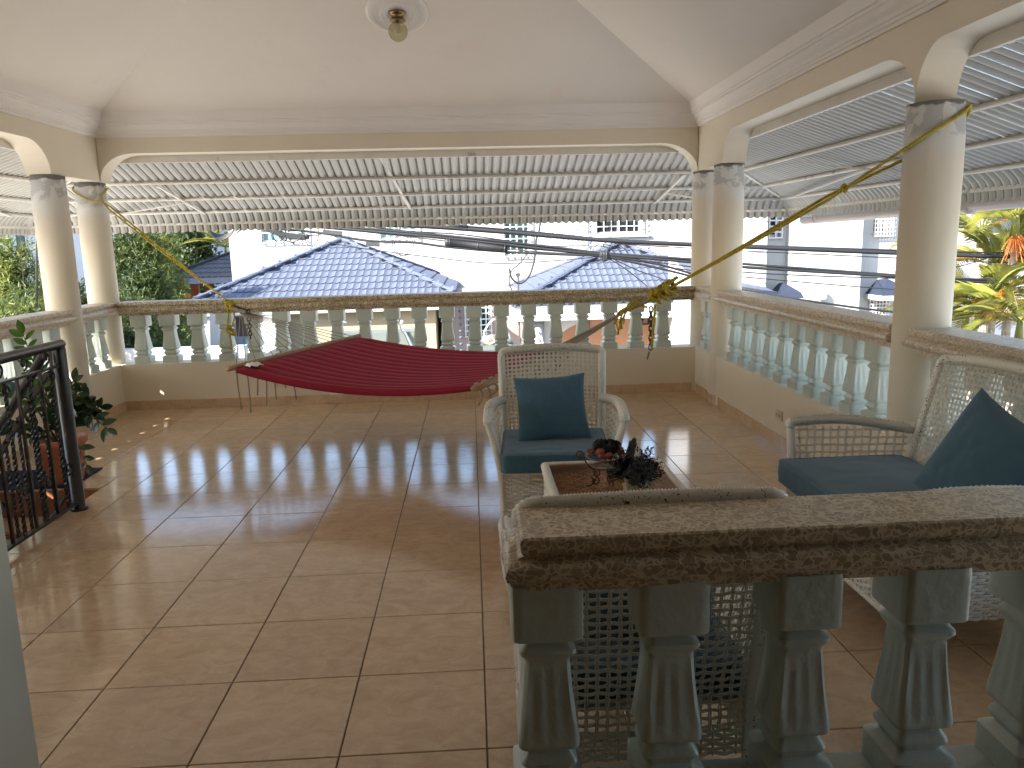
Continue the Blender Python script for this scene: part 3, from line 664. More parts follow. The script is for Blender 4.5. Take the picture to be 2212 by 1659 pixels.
# =================================================================== AWNINGS
APROF = [(0.0, 2.262), (0.36, 2.136), (0.72, 2.010), (1.0, 1.912), (1.08, 1.880), (1.13, 1.852), (1.17, 1.818), (1.20, 1.785), (1.222, 1.745), (1.232, 1.705), (1.235, 1.672)]
APROF = [(u+0.02, z-0.012) for u, z in APROF]
SW = 0.0795
SEC = [(0.0, 0.0), (0.04, 0.009), (0.08, 0.009), (0.12, -0.001), (0.16, 0.008), (0.20, 0.008), (0.24, -0.006), (0.42, -0.011), (0.62, -0.011), (0.82, -0.006), (0.90, 0.003), (1.0, 0.0)]
def strip_mesh(umin=0.0, sl=0.0):
    """one awning strip; local x across, y outwards (u), z up. umin / sl: strip is cut along the hip"""
    m = MB(); rows = [(u, z) for u, z in APROF]
    def zat(u):
        for (a, za), (b, zb) in zip(APROF, APROF[1:]):
            if a <= u <= b: return za+(zb-za)*(u-a)/(b-a)
        return APROF[0][1] if u < APROF[0][0] else APROF[-1][1]
    vs = []; R_ = 0
    L = len(rows)
    for i, (u, z) in enumerate(rows):
        for fx, dn in SEC:
            x = fx*SW
            uu = max(u, umin + sl*x) if u < 1.19 else u
            zz = zat(uu) if uu > u else z
            t = min(1, max(0, (u-1.08)/.15)); nx = Vector((0, 0.33+0.67*t, 1-0.75*t)).normalized()
            p = Vector((x, uu, zz)) + nx*dn
            if i == L-1: p.z -= 0.017*math.sin(PI*min(1, max(0, fx)))
            vs.append(p)
    n = len(SEC)
    m.add(vs, [(i*n+k_, i*n+k_+1, (i+1)*n+k_+1, (i+1)*n+k_) for i in range(L-1) for k_ in range(n-1)], True)
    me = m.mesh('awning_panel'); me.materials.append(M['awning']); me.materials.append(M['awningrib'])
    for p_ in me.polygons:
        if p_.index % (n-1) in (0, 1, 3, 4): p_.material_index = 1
    return me
FULL = strip_mesh()
def awning(name, label, origin, rz, length, hip0, hip1):
    """runs along local x from 0..length at the wall face, projecting along local +y; hips continue outwards at flagged ends"""
    root = empty(name, origin, rz); tag(root, label, 'awning')
    UM = APROF[-1][0]
    x = -UM if hip0 else 0.0
    xe = length + (UM if hip1 else 0)
    n = int(round((xe-x)/SW)); st_ = (xe-x)/n
    for i in range(n):
        xx = x+i*st_
        if xx < 0: me = strip_mesh(max(0.0, -xx), -1.0)
        elif xx+st_ > length: me = strip_mesh(max(0.0, xx-length), 1.0)
        else: me = FULL
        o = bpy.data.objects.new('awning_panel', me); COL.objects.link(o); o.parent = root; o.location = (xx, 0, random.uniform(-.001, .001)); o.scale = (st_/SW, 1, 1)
    def run(u, z, w_, h_, nm, round_=False):
        m = MB(); a = (-u if hip0 else 0); b = length+(u if hip1 else 0)
        if round_: m.tube([(a, u, z), (b, u, z)], w_/2, 10)
        else: m.bar((a, u, z), (b, u, z), w_, h_)
        return m.build(nm, M['awningframe'], root)
    run(0.40, 2.092, 0.033, 0.024, 'frame_tube', True); run(0.78, 1.960, 0.033, 0.024, 'frame_tube', True); run(1.10, 1.844, 0.033, 0.024, 'frame_tube', True)
    run(1.238, 1.728, 0.012, 0.026, 'frame_bar')
    run(0.017, 2.274, 0.034, 0.070, 'wall_angle')
    for h_, sx in ((hip0, -1), (hip1, 1)):
        if h_ and rz == 0:      # curved cover over the mitre
            x0 = 0 if sx < 0 else length; pts = [(x0+sx*(u-0.01), u-0.01, z-0.006) for u, z in APROF if u > 0.9]
            m = MB(); n_ = 6
            vs = []
            for p in pts:
                for k_ in range(n_+1):
                    s_ = (k_/n_-.5)*0.11; vs.append(Vector(p)+Vector((s_*0.707, -s_*0.707*sx, -0.012*math.cos(PI*(k_/n_-.5)))))
            m.add(vs, [(i*(n_+1)+k_, i*(n_+1)+k_+1, (i+1)*(n_+1)+k_+1, (i+1)*(n_+1)+k_) for i in range(len(pts)-1) for k_ in range(n_)], True)
            m.build('corner_cover', M['awning'], root)
            MB().bar((x0, 0.02, 2.235), (x0+sx*1.08, 1.08, 1.865), 0.03, 0.02).build('hip_bar', M['awningframe'], root)
    return root
aw_b = awning('metal_awning', 'long corrugated metal awning hanging outside the far beam', (XL-TW-0.0, YB+TW, 0), 0, (XR-XL)+2*TW, True, True)
aw_r = awning('metal_awning', 'corrugated metal awning outside the right-hand beam, with gutter pipe below', (XR+TW, YB+TW, 0), -PI/2, 8.6, True, False)
aw_l = awning('metal_awning', 'corrugated metal awning outside the left-hand beam', (XL-TW, -1.2, 0), PI/2, YB+TW+1.2, False, True)
def awz(u): return 2.262-0.35*u
# braces, in the back awning's local frame (x = world X + 3.44, y = outwards)
X0 = -(XL-TW)
def brace(root, p, q, w_=0.028, h_=0.012): MB().bar(p, q, w_, h_).build('brace', M['awningframe'], root)
brace(aw_b, (X0-0.80, 0.01, 2.265), (X0-0.62, 1.11, 1.830), 0.03, 0.02)
brace(aw_b, (X0-2.98, 0.41, 2.065), (X0-2.78, 1.11, 1.825)); brace(aw_b, (X0-2.86, 0.80, 1.925), (X0-3.75, 1.10, 1.825))
brace(aw_b, (X0+2.15, 0.41, 2.065), (X0+2.02, 1.11, 1.825)); brace(aw_b, (X0+2.06, 0.85, 1.915), (X0+2.75, 1.10, 1.825))
brace(aw_r, (0.95, 0.41, 2.060), (1.75, 1.10, 1.825)); brace(aw_r, (1.35, 0.78, 1.935), (-0.75, 1.06, 1.835)); brace(aw_r, (3.55, 1.08, 1.825), (4.9, 0.78, 1.95)); brace(aw_r, (4.9, .78, 1.95), (5.7, 0.42, 2.06))
brace(aw_l, (7.7, 0.41, 2.060), (7.2, 1.10, 1.825)); brace(aw_l, (7.9, 0.78, 1.935), (9.4, 1.10, 1.825))
g = MB(); gp = [(XR+TW+1.30, YB+TW+0.95-0.5*i, 1.612+0.004*i) for i in range(19)]
g.tube(gp, 0.050, 16)
gut = g.build('gutter_pipe', M['pvc']); tag(gut, 'pinkish white plastic gutter pipe hung under the right awning edge', 'pipe')
for yy in (8.05, 5.6, 4.55, 3.25, 3.05):
    MB().tube([(XR+TW+1.30, yy-0.035, 1.622), (XR+TW+1.30, yy+0.035, 1.622)], 0.0525, 16).build('pipe_coupling', M['pvc'], gut)
    MB().tube([(XR+TW+1.30+0.056*math.cos(t), yy+.06, 1.622+0.056*math.sin(t)+(0.05 if abs(t-PI/2) < .2 else 0)) for t in [2*PI*k_/16 for k_ in range(17)]], 0.002, 4).build('hanger_wire', M['cable'], gut)

# ceiling lamp with plaster medallion on the far ceiling slope
nrm = Vector((0, -SL, -1)).normalized()
mq = nrm.to_track_quat('Z', 'Y').to_matrix().to_4x4()
mc = Vector((-0.47, 6.11, ZC+SL*(YB-6.11)))
prof = [(0.0, 0.012), (0.07, 0.012), (0.085, 0.020), (0.098, 0.012), (0.112, 0.018), (0.124, 0.022), (0.138, 0.012), (0.152, 0.020), (0.166, 0.010), (0.180, 0.020), (0.195, 0.010), (0.208, 0.016), (0.222, 0.008), (0.232, 0.0)]
me_ = MB().lathe(prof, n=48).xf(Matrix.Translation(mc) @ mq)
md = me_.build('ceiling_medallion', M['crown']); tag(md, 'round white plaster medallion with concentric rings on the ceiling', 'medallion')
lamp = empty('ceiling_lamp', mc); tag(lamp, 'ceiling lamp with brass fitting and clear ribbed glass globe', 'lamp')
MB().lathe([(0.0, 0.0), (0.062, 0.0), (0.064, -0.012), (0.050, -0.020), (0.042, -0.030), (0.046, -0.050), (0.056, -0.056), (0.056, -0.066), (0.03, -0.068)], n=24).build('brass_fitting', M['brass'], lamp)
def globe(u, v):
    a = 2*PI*u; t = v*PI*0.90
    r = 0.068*math.sin(t+0.30)*(1+0.025*math.cos(26*a+t*4)) if t+0.3 < PI else 0.001
    return (r*math.cos(a), r*math.sin(a), -0.066-0.070*(1-math.cos(t+.30))+0.003)
MB().grid(globe, 78, 14, True, True).build('glass_globe', M['bulbglass'], lamp)
MB().lathe([(0.001, -0.155), (0.018, -0.15), (0.027, -0.135), (0.024, -0.11), (0.014, -0.09), (0.013, -0.066)], n=16).build('light_bulb', M['tissue'], lamp)

# power outlets
def outlet(loc, rz, label):
    o = empty('power_outlet', loc, rz); tag(o, label, 'outlet', 'ivory power outlets low on the walls')
    MB().box(-0.058, 0.058, -0.008, 0, -0.036, 0.036).build('cover_plate', M['outlet'], o)
    for s_ in (-0.026, 0.026):
        q = MB().box(s_-0.017, s_+0.017, -0.011, -0.008, -0.022, 0.022).build('socket', M['outlet'], o)
        MB().box(s_-0.008, s_-0.005, -0.0125, -0.0112, -0.006, 0.008).box(s_+0.005, s_+0.008, -0.0125, -0.0112, -0.006, 0.008).box(s_-.002, s_+.002, -.0125, -.0112, -.015, -.011).build('slot', M['slot'], q)
outlet((-1.81, YB-0.001, 0.205), 0, 'ivory power outlet on the far wall below the hammock')
outlet((XR-0.001, 5.21, 0.225), -PI/2, 'ivory power outlet on the right wall, left of the loveseat')

# =================================================================== FURNITURE
def resample(path, step):
    P = [Vector(p) for p in path]; out = [P[0]]; acc = 0.0
    for a, b in zip(P, P[1:]):
        L = (b-a).length
        if L < 1e-9: continue
        d = step-acc
        while d <= L:
            out.append(a+(b-a)*(d/L)); d += step
        acc = L-(d-step)
    if (out[-1]-P[-1]).length > step*.3: out.append(P[-1])
    return out
def wrap_tube(m, path, r, pitch=0.0075, n=9, amp=0.16, flat=1.0, ends=True):
    P = resample(path, pitch/2); rr = []
    for i in range(len(P)):
        q = r*(1+0.05*noise.noise(P[i]*40)); rr.append(q if i % 2 == 0 else q*(1-amp))
    m.tube(P, rr, n, ends, True, flat); return m
def strand(m, pts, r, n=4): m.tube(pts, r, n, False, True)
def lattice(m, fn, nu, nv, r=0.0022, gap=0.0030, seed=0, drop=0.0):
    """open woven lattice of doubled strands; fn(u,v) -> (point, normal, du, dv)"""
    rnd = random.Random(seed)
    for a in range(nu):
        u = (a+.5)/nu; ju = [rnd.uniform(-.10, .10)/nu for _ in range(nv+2)]
        for s_ in (-1, 1):
            pts = []
            for k_ in range(2*nv+1):
                v = k_/(2*nv); j = k_/2; w_ = math.sin(PI*(j))*0 + (1 if (int(j)+a) % 2 == 0 else -1)*math.sin(PI*(j % 1))
                p, n_, du, dv = fn(min(1, max(0, u+ju[int(j)]*(j % 1)*0+ju[min(nv, int(round(j)))]*0.6)), v)
                pts.append(p + du*(s_*gap*(1+.2*w_)) + n_*(w_*r*1.3))
            strand(m, pts, r)
    for b in range(nv):
        v = (b+.5)/nv; jv = [rnd.uniform(-.10, .10)/nv for _ in range(nu+2)]
        for s_ in (-1, 1):
            pts = []
            for k_ in range(2*nu+1):
                u = k_/(2*nu); j = k_/2; w_ = (-1 if (int(j)+b) % 2 == 0 else 1)*math.sin(PI*(j % 1))
                p, n_, du, dv = fn(u, min(1, max(0, v+jv[min(nu, int(round(j)))]*0.6)))
                pts.append(p + dv*(s_*gap) + n_*(w_*r*1.3))
            strand(m, pts, r)
    return m
def plane_fn(p00, p10, p01, p11, bow=0.0):
    p00, p10, p01, p11 = map(Vector, (p00, p10, p01, p11))
    nrm = (p10-p00).cross(p01-p00).normalized()
    def fn(u, v):
        p = lerp(lerp(p00, p10, u), lerp(p01, p11, u), v) + nrm*(bow*4*u*(1-u))
        du = (lerp(p10, p11, v)-lerp(p00, p01, v)).normalized(); dv = (lerp(p01, p11, u)-lerp(p00, p10, u)).normalized()
        return p, nrm, du, dv
    return fn
def dense(m, p0, p1, z0, z1, nrm, pitch=0.0115, stake=0.030, r=0.0034, z1b=None, z0b=None):
    """dense basket weave panel between p0 and p1 (xy), z0..z1"""
    p0, p1, nrm = Vector((*p0, 0)), Vector((*p1, 0)), Vector(nrm); L = (p1-p0).length; ns = max(2, int(L/stake)); 
    z1b = z1 if z1b is None else z1b; z0b = z0 if z0b is None else z0b
    rows = int((z1-z0)/pitch)
    for k_ in range(ns+1):
        t = k_/ns; p = lerp(p0, p1, t)
        m.tube([p+Vector((0, 0, z0+(z0b-z0)*t)), p+Vector((0, 0, z1+(z1b-z1)*t))], 0.0035, 4, False)
    for j in range(rows):
        v = (j+.5)/rows
        for s_ in (-1, 1):
            pts = []
            for k_ in range(2*ns+1):
                t = k_/(2*ns); za = z0+(z0b-z0)*t; zb = z1+(z1b-z1)*t
                w_ = (1 if (k_//2+j) % 2 == 0 else -1) if k_ % 2 == 0 else 0
                pts.append(lerp(p0, p1, t) + nrm*(w_*0.0058) + Vector((0, 0, za+(zb-za)*v + s_*pitch*.22 + .0008*noise.noise(Vector((t*30, j, s_))))))
            m.tube(pts, r, 4, False)
    return m

def wicker_seat(name, label, group, loc, rz, W=0.54, D=0.52, ZT=0.885, topw=None, cols=22, rows=32, cat='armchair', mat_top='wickerworn', lat0=0.16, arch=0.016, flare=0.062, armz=0.615, deckz=0.340, cr_=0.030, rf=0.0225, rake=0.095, armback=None):
    root = empty(name, loc, rz); tag(root, label, cat, group)
    w2 = W/2; yf, yb = -D/2, D/2; topw = topw or W*1.0; t2 = topw/2; armback = armz-.015 if armback is None else armback
    # back frame
    yt = yb+rake
    def back_pt(x, z):
        t = max(0, (z-0.30)/(ZT-0.30)); return Vector((x, yb+rake*t, z))
    out = []
    for z in (0.12, 0.30, 0.5, 0.7, ZT-0.03-cr_):
        x = w2 + (t2-w2)*max(0, (z-.3)/(ZT-.3)); out.append(back_pt(-x, z))
    for k_ in range(1, 6):
        a = PI/2*k_/5*0.999; out.append(back_pt(-t2+cr_*(1-math.cos(a)), ZT-0.02-cr_+cr_*math.sin(a)))
    nn = 12
    for k_ in range(1, nn):
        x = -t2+cr_+(topw-2*cr_)*k_/nn; out.append(back_pt(x, ZT-0.02+arch*(1-(2*k_/nn-1)**2)))
    out += [Vector((-p.x, p.y, p.z)) for p in reversed(out[:10])]
    m = MB(); wrap_tube(m, out, rf, 0.008, 10, 0.13); m.build('back_frame', M[mat_top], root)
    # lattice
    zb = lat0
    xl = lambda z: w2 + (t2-w2)*max(0, (z-.3)/(ZT-.3)) - 0.022
    def bf(u, v):
        z = zb+(ZT-0.03+arch*0.7*(1-(2*u-1)**2)-zb)*v; x = (2*u-1)*xl(z); p = back_pt(x, z) + Vector((0, 0.012*(1-(2*u-1)**2), 0))
        return p, Vector((0, -1, rake/.6)).normalized(), Vector((1, 0, 0)), Vector((0, rake/.6, 1)).normalized()
    m = MB(); lattice(m, bf, cols, rows, 0.0024, 0.0028, seed=int(W*1000)); m.build('back_lattice', M['wicker'], root)
    # arms
    for sx in (-1, 1):
        af = Vector((sx*(w2+flare), yf+0.045, armz)); am = Vector((sx*(w2+flare-.002), 0.02, (armz+armback)/2+.022)); ab = Vector((sx*(w2+0.004), yb+0.035, armback))
        path = bez([af+Vector((0, -0.028, -0.025)), af, am, ab], 14)
        m = MB(); wrap_tube(m, path, 0.026, 0.009, 10, 0.16, 0.85)
        # braided upper ridge
        m.tube([p+Vector((0, 0, 0.020+.004*math.sin(i*2.2))) for i, p in enumerate(resample(path, 0.006))], 0.007, 5)
        m.tube([p+Vector((sx*0.014, 0, 0.014+.004*math.cos(i*2.2))) for i, p in enumerate(resample(path, 0.006))], 0.007, 5)
        m.build('armrest', M[mat_top], root)
        leg = [Vector((sx*(w2-0.005), yf+0.01, 0.12)), Vector((sx*(w2+0.004), yf+0.012, 0.33)), Vector((sx*(w2+0.03), yf+0.02, 0.48)), af+Vector((0, -0.02, -0.02))]
        m = MB(); wrap_tube(m, bez(leg, 8), 0.020, 0.009, 9, 0.12)
        m.tube([(sx*(w2-0.005), yf+0.01, 0.125), (sx*(w2-0.005), yf+0.01, 0.045)], 0.0165, 12); m.tube([(sx*(w2-0.005), yf+0.01, 0.05), (sx*(w2-0.005), yf+0.01, 0.0)], 0.0185, 12)
        m.build('leg', M['wicker'], root)
        m = MB(); wrap_tube(m, [(sx*(w2-0.005), yb, 0.30), (sx*(w2-0.005), yb, 0.11)], 0.018, 0.009, 8, 0.12); m.tube([(sx*(w2-0.005), yb, 0.12), (sx*(w2-0.005), yb, 0.0)], 0.0165, 10)
        m.build('leg', M['wicker'], root)
        p00 = Vector((sx*(w2-0.002), yf+0.03, 0.36)); p10 = Vector((sx*(w2-0.002), yb-0.005, 0.36)); p01 = Vector((sx*(w2+0.052), yf+0.045, 0.60)); p11 = Vector((sx*(w2+0.004), yb+0.02, 0.59))
        m = MB(); lattice(m, plane_fn(p00, p10, p01, p11, 0.018*sx), 14, 7, 0.0022, 0.0026, 5); m.build('arm_lattice', M['wicker'], root)
        MB().bar((sx*(w2-0.012), yb+0.035, 0.60), (sx*(w2+0.035), yb-0.01, 0.595), 0.006, 0.022).build('arm_bracket', M['wicker'], root)
    # seat frame, apron, deck
    m = MB()
    dense(m, (-w2+0.01, yf), (w2-0.01, yf), 0.145, 0.345, (0, -1, 0)); 
    for sx in (-1, 1): dense(m, (sx*w2, yf+0.02), (sx*w2, yb-0.01), 0.145, 0.345, (sx, 0, 0))
    dense(m, (-w2+0.01, yb), (w2-0.01, yb), 0.15 if lat0 > .2 else .10, lat0, (0, 1, 0))
    m.build('seat_apron', M['wicker'], root)
    m = MB(); wrap_tube(m, [(-w2, yf, 0.352), (w2, yf, 0.352)], 0.013, 0.010, 8, 0.2); wrap_tube(m, [(-w2, yf, 0.352), (-w2, yb, 0.352)], 0.013, 0.010, 8, 0.2); wrap_tube(m, [(w2, yf, 0.352), (w2, yb, 0.352)], 0.013, 0.010, 8, 0.2)
    wrap_tube(m, [(-w2, yb, 0.10), (w2, yb, 0.10)], 0.010, 0.008, 7, 0.2); wrap_tube(m, [(-w2+.01, yf, 0.14), (w2-.01, yf, 0.14)], 0.010, 0.008, 7, 0.2)
    m.build('seat_frame', M[mat_top], root)
    m = MB(); m.grid(lambda u, v: ((2*u-1)*(w2-.005), yf+.01+(D-.02)*v, deckz+.003*math.sin(u*70)*math.sin(v*60)), 40, 40); m.build('seat_deck', M['wicker'], root)
    return root
ch1 = wicker_seat('wicker_armchair', 'white wicker armchair facing the camera beyond the glass-topped table', 'white wicker seats', (0.404, 3.905, 0), R(-4), W=0.535, topw=0.555)
ch3 = wicker_seat('wicker_armchair', 'white wicker armchair seen from behind the foreground balustrade, worn top rail', 'white wicker seats', (0.395, 2.035, 0), R(180), W=0.565, topw=0.60, cols=20, rows=28, lat0=0.225, flare=0.03, deckz=0.29, rf=0.027, arch=0.006)
lv = wicker_seat('wicker_loveseat', 'white wicker loveseat at the right edge, facing left towards the table', 'white wicker seats', (1.675, 2.875, 0), R(-90), W=0.95, D=0.53, topw=0.86, cols=36, cat='loveseat', arch=0.03, rake=0.125, ZT=0.925, armz=0.615, armback=0.575)

def cushion(name, label, w_, d_, h, loc, rz, mat, puff=0.008, sd=0, group='blue seat cushions'):
    nu, nv = 40, 36; m = MB()
    def prof(u, v, top):
        x, y = (2*u-1), (2*v-1)
        ex = max(abs(x), abs(y)); e = 1-max(0, (ex-.93)/.07)**2*0.10
        z = (puff*(1-x*x)*(1-y*y) + 0.004*noise.noise(Vector((x*3+sd, y*7, top)))*(1-ex**6) + h/2*(1-max(0, (ex-.90)/.10)**2*.16))*(1 if top else -1)
        rr = 0.035
        # rounded plan corners
        X, Y = x*w_/2, y*d_/2
        cx, cy = w_/2-rr, d_/2-rr
        if abs(X) > cx and abs(Y) > cy:
            dx, dy = abs(X)-cx, abs(Y)-cy; l = max(dx, dy); n_ = math.hypot(dx, dy)
            if n_ > 1e-9: X = math.copysign(cx+dx*l/n_, X); Y = math.copysign(cy+dy*l/n_, Y)
        return (X, Y, z)
    m.grid(lambda u, v: prof(u, v, 1), nu, nv); m.grid(lambda u, v: prof(1-u, v, 0), nu, nv)
    # side band
    ring = [prof(i/nu, 0, 1) for i in range(nu)] + [prof(1, j/nv, 1) for j in range(nv)] + [prof(1-i/nu, 1, 1) for i in range(nu)] + [prof(0, 1-j/nv, 1) for j in range(nv)]
    K = len(ring); vs = []
    for t in range(5):
        a = t/4; b = 1+0.010*math.sin(PI*a)
        for i, p in enumerate(ring):
            pk = 1+0.004*math.sin(i*1.9)*math.sin(PI*a)
            vs.append((p[0]*b*pk, p[1]*b*pk, p[2]*(1-2*a)))
    m.add(vs, [(t*K+i, t*K+(i+1) % K, (t+1)*K+(i+1) % K, (t+1)*K+i) for t in range(4) for i in range(K)], True)
    o = m.build(name, mat, None, recalc=True); o.location = loc; o.rotation_euler = (0, 0, rz); tag(o, label, 'cushion', group)
    for s_ in (1, -1):
        MB().tube([(p[0]*1.003, p[1]*1.003, s_*p[2]) for p in ring+ring[:1]], 0.0035, 5).build('piping', mat, o)
    return o
cushion('seat_cushion', 'blue seat cushion on the wicker armchair facing the camera', 0.525, 0.53, 0.098, (0.397, 3.855, 0.409), R(-4), M['blue'], sd=1)
cushion('seat_cushion', 'blue seat cushion on the armchair seen from behind', 0.54, 0.51, 0.095, (0.395, 2.055, 0.350), 0, M['blue2'], sd=2)
cushion('seat_cushion', 'long blue seat cushion on the wicker loveseat at the right', 0.57, 0.945, 0.105, (1.640, 2.885, 0.412), 0, M['blue2'], puff=0.016, sd=3)
def pillow(name, label, w_, h, t, c, xd, yd, mat, sd=0):
    xd = Vector(xd).normalized(); yd = Vector(yd); yd = (yd-xd*xd.dot(yd)).normalized(); zd = xd.cross(yd)
    nu = 34; m = MB()
    def P(u, v, s_):
        x, y = 2*u-1, 2*v-1
        th = t*((1-x**2)*(1-y**2))**0.42 if abs(x) < 1 and abs(y) < 1 else 0
        px = w_/2*x*(1-0.085*(1-y*y)); py = h/2*y*(1-0.085*(1-x*x))
        wr = 0.006*noise.noise(Vector((x*2.2+sd, y*2.2, s_*3))) + 0.0035*noise.noise(Vector((x*6+sd, y*6, s_*5)))
        return (px, py, s_*(th+0.0015)+wr*(1-max(abs(x), abs(y))**4))
    m.grid(lambda u, v: P(u, v, 1), nu, nu); m.grid(lambda u, v: P(1-u, v, -1), nu, nu)
    ring = [P(i/nu, 0, 1) for i in range(nu)] + [P(1, j/nu, 1) for j in range(nu)] + [P(1-i/nu, 1, 1) for i in range(nu)] + [P(0, 1-j/nu, 1) for j in range(nu)]
    K = len(ring); m.add([(p[0], p[1], s_*0.0015) for s_ in (1, -1) for p in ring], [(i, (i+1) % K, K+(i+1) % K, K+i) for i in range(K)])
    o = m.build(name, mat, None, recalc=True)
    mw = Matrix((xd, yd, zd)).transposed().to_4x4(); mw.translation = Vector(c); o.matrix_world = mw
    tag(o, label, 'pillow', 'square blue throw pillows'); return o
pillow('throw_pillow', 'square blue linen pillow standing on the armchair that faces the camera', 0.375, 0.36, 0.058, (0.392, 3.925, 0.612), (1, -0.03, 0.045), (0.0, 0.52, 0.86), M['blue'], 1)
pw = pillow('throw_pillow', 'large blue pillow with a zip corner leaning on the loveseat back', 0.45, 0.44, 0.075, (1.785, 2.585, 0.632), (0, -0.97, -0.25), (0.40, -0.21, 0.89), M['blue2'], 5)
pillow('throw_pillow', 'blue pillow glimpsed through the back lattice of the nearest armchair', 0.44, 0.40, 0.07, (0.42, 1.915, 0.56), (-1, 0.02, 0.03), (0, -0.30, 0.9), M['blue2'], 9)

# glass-topped wicker table -----------------------------------------
tb = empty('coffee_table', (0.572, 3.20, 0)); tag(tb, 'square white wicker table with a tinted glass top', 'table')
tw, td, tz = 0.262, 0.262, 0.438
m = MB(); wrap_tube(m, [(-tw, -td, tz), (-tw, td, tz), (tw, td, tz), (tw, -td, tz), (-tw, -td, tz)], 0.020, 0.010, 9, 0.14)
wrap_tube(m, [(-tw, -td, tz-.03), (-tw, td, tz-.03), (tw, td, tz-.03), (tw, -td, tz-.03), (-tw, -td, tz-.03)], 0.014, 0.008, 8, 0.2); m.build('rim', M['wicker'], tb)
m = MB()
for (a, b, n_) in (((-tw, -td), (tw, -td), (0, -1, 0)), ((tw, -td), (tw, td), (1, 0, 0)), ((tw, td), (-tw, td), (0, 1, 0)), ((-tw, td), (-tw, -td), (-1, 0, 0))): dense(m, a, b, 0.20, 0.40, n_)
m.build('skirt', M['wicker'], tb)
m = MB(); lattice(m, plane_fn((-tw, -td, 0.40), (tw, -td, 0.40), (-tw, td, 0.40), (tw, td, 0.40)), 14, 14, 0.0046, 0.0058, 8); m.build('under_lattice', M['wicker'], tb)
m = MB(); m.grid(lambda u, v: ((2*u-1)*tw, (2*v-1)*td, 0.345), 4, 4); m.build('lower_shelf', M['wicker'], tb)
for sx in (-1, 1):
    for sy in (-1, 1):
        m = MB(); wrap_tube(m, [(sx*(tw-.01), sy*(td-.01), 0.42), (sx*(tw-.01), sy*(td-.01), 0.0)], 0.016, 0.009, 8, 0.12); m.build('leg', M['wicker'], tb)
MB().box(-tw+0.012, tw-0.012, -td+0.012, td-0.012, 0.444, 0.450).build('glass_top', M['tableglass'], tb)
TZ = 0.4503
# bowl on wrought scroll stand
bw = empty('fruit_bowl', (0.528, 3.10, TZ)); tag(bw, 'ribbed clear glass bowl on a bronze scroll stand, standing on the wicker table', 'bowl')
def bowl(u, v):
    a = 2*PI*u
    pr_ = [(0.022, 0.070), (0.040, 0.076), (0.058, 0.094), (0.070, 0.116), (0.078, 0.136), (0.081, 0.142), (0.078, 0.1425), (0.074, 0.134), (0.066, 0.116), (0.054, 0.096), (0.037, 0.080), (0.0, 0.075)]
    t = v*(len(pr_)-1); i = min(int(t), len(pr_)-2); f = t-i
    r = pr_[i][0]*(1-f)+pr_[i+1][0]*f; z = pr_[i][1]*(1-f)+pr_[i+1][1]*f
    if v < .4: r *= 1+0.02*math.cos(28*a)
    return (r*math.cos(a), r*math.sin(a), z)
MB().grid(bowl, 84, 22, True, True).build('glass_bowl', M['clearglass'], bw)
MB().tube([(0.0805*math.cos(2*PI*k_/40), 0.0805*math.sin(2*PI*k_/40), 0.128) for k_ in range(41)], 0.0032, 6).tube([(0.052*math.cos(2*PI*k_/30), 0.052*math.sin(2*PI*k_/30), 0.084) for k_ in range(31)], 0.0028, 6).build('ring', M['stand'], bw)
def spiral(c, r0, turns, a0, sgn, n=26):
    return [(c[0]+r0*(1-.75*k_/n)*math.cos(a0+sgn*2*PI*turns*k_/n), c[1]+r0*(1-.75*k_/n)*math.sin(a0+sgn*2*PI*turns*k_/n)) for k_ in range(n+1)]
for q, ang in enumerate((R(180), R(300), R(60))):
    m = MB(); ca, sa = math.cos(ang), math.sin(ang)
    def p3(l): return [(r*ca, r*sa, z) for r, z in l]
    top = list(reversed(spiral((0.108, 0.137), 0.019, 1.25, R(200), -1)))
    s_curve = [(0.086, 0.122), (0.080, 0.104), (0.064, 0.084), (0.048, 0.072), (0.044, 0.060)]
    m.tube(bez(p3(top[::3]+s_curve), 5), 0.0036, 6)
    m.tube(bez(p3(spiral((0.038, 0.056), 0.019, 1.2, R(60), 1)[::2]), 3), 0.0036, 6)
    m.tube(bez(p3(spiral((0.042, 0.022), 0.019, 1.2, R(100), 1)[::2]), 3), 0.0036, 6)
    m.tube(bez(p3([(0.058, 0.040), (0.045, 0.020), (0.062, 0.004), (0.080, 0.004)]), 6), 0.0036, 6)
    m.build('scroll', M['stand'], bw)
def pinecone(loc, rot, s_):
    m = MB(); rnd = random.Random(int(s_*1e4))
    m.lathe([(0.001, -0.03), (0.014, -0.022), (0.019, -0.005), (0.016, 0.012), (0.006, 0.028), (0.001, 0.03)], n=10)
    for k_ in range(70):
        t = k_/70; z = -0.028+0.056*t; r = 0.022*math.sin(PI*(0.12+0.82*t))**.8; a = k_*2.39996
        c, sn = math.cos(a), math.sin(a); p = Vector((r*c, r*sn, z)); o_ = Vector((c, sn, 0)); s2 = Vector((-sn, c, 0)); w_ = 0.0055
        tip = p+o_*0.007+Vector((0, 0, 0.004))
        m.add([p-s2*w_+Vector((0, 0, -.003)), p+s2*w_+Vector((0, 0, -.003)), tip+s2*w_*.8, tip-s2*w_*.8, tip+Vector((0, 0, .004))+o_*.001], [(0, 1, 2, 3), (3, 2, 4), (0, 3, 4), (1, 4, 2)])
    o = m.build('pine_cone', M['pinecone']); o.location = loc; o.rotation_euler = rot; o.scale = (s_, s_, s_); return o
bx, by, bz = 0.528, 3.10, TZ
tag(pinecone((bx-0.020, by+0.012, bz+0.168), (1.1, 0.2, 0.9), 1.05), 'left pine cone heaped in the glass bowl', 'pine cone', 'pine cones in the glass bowl')
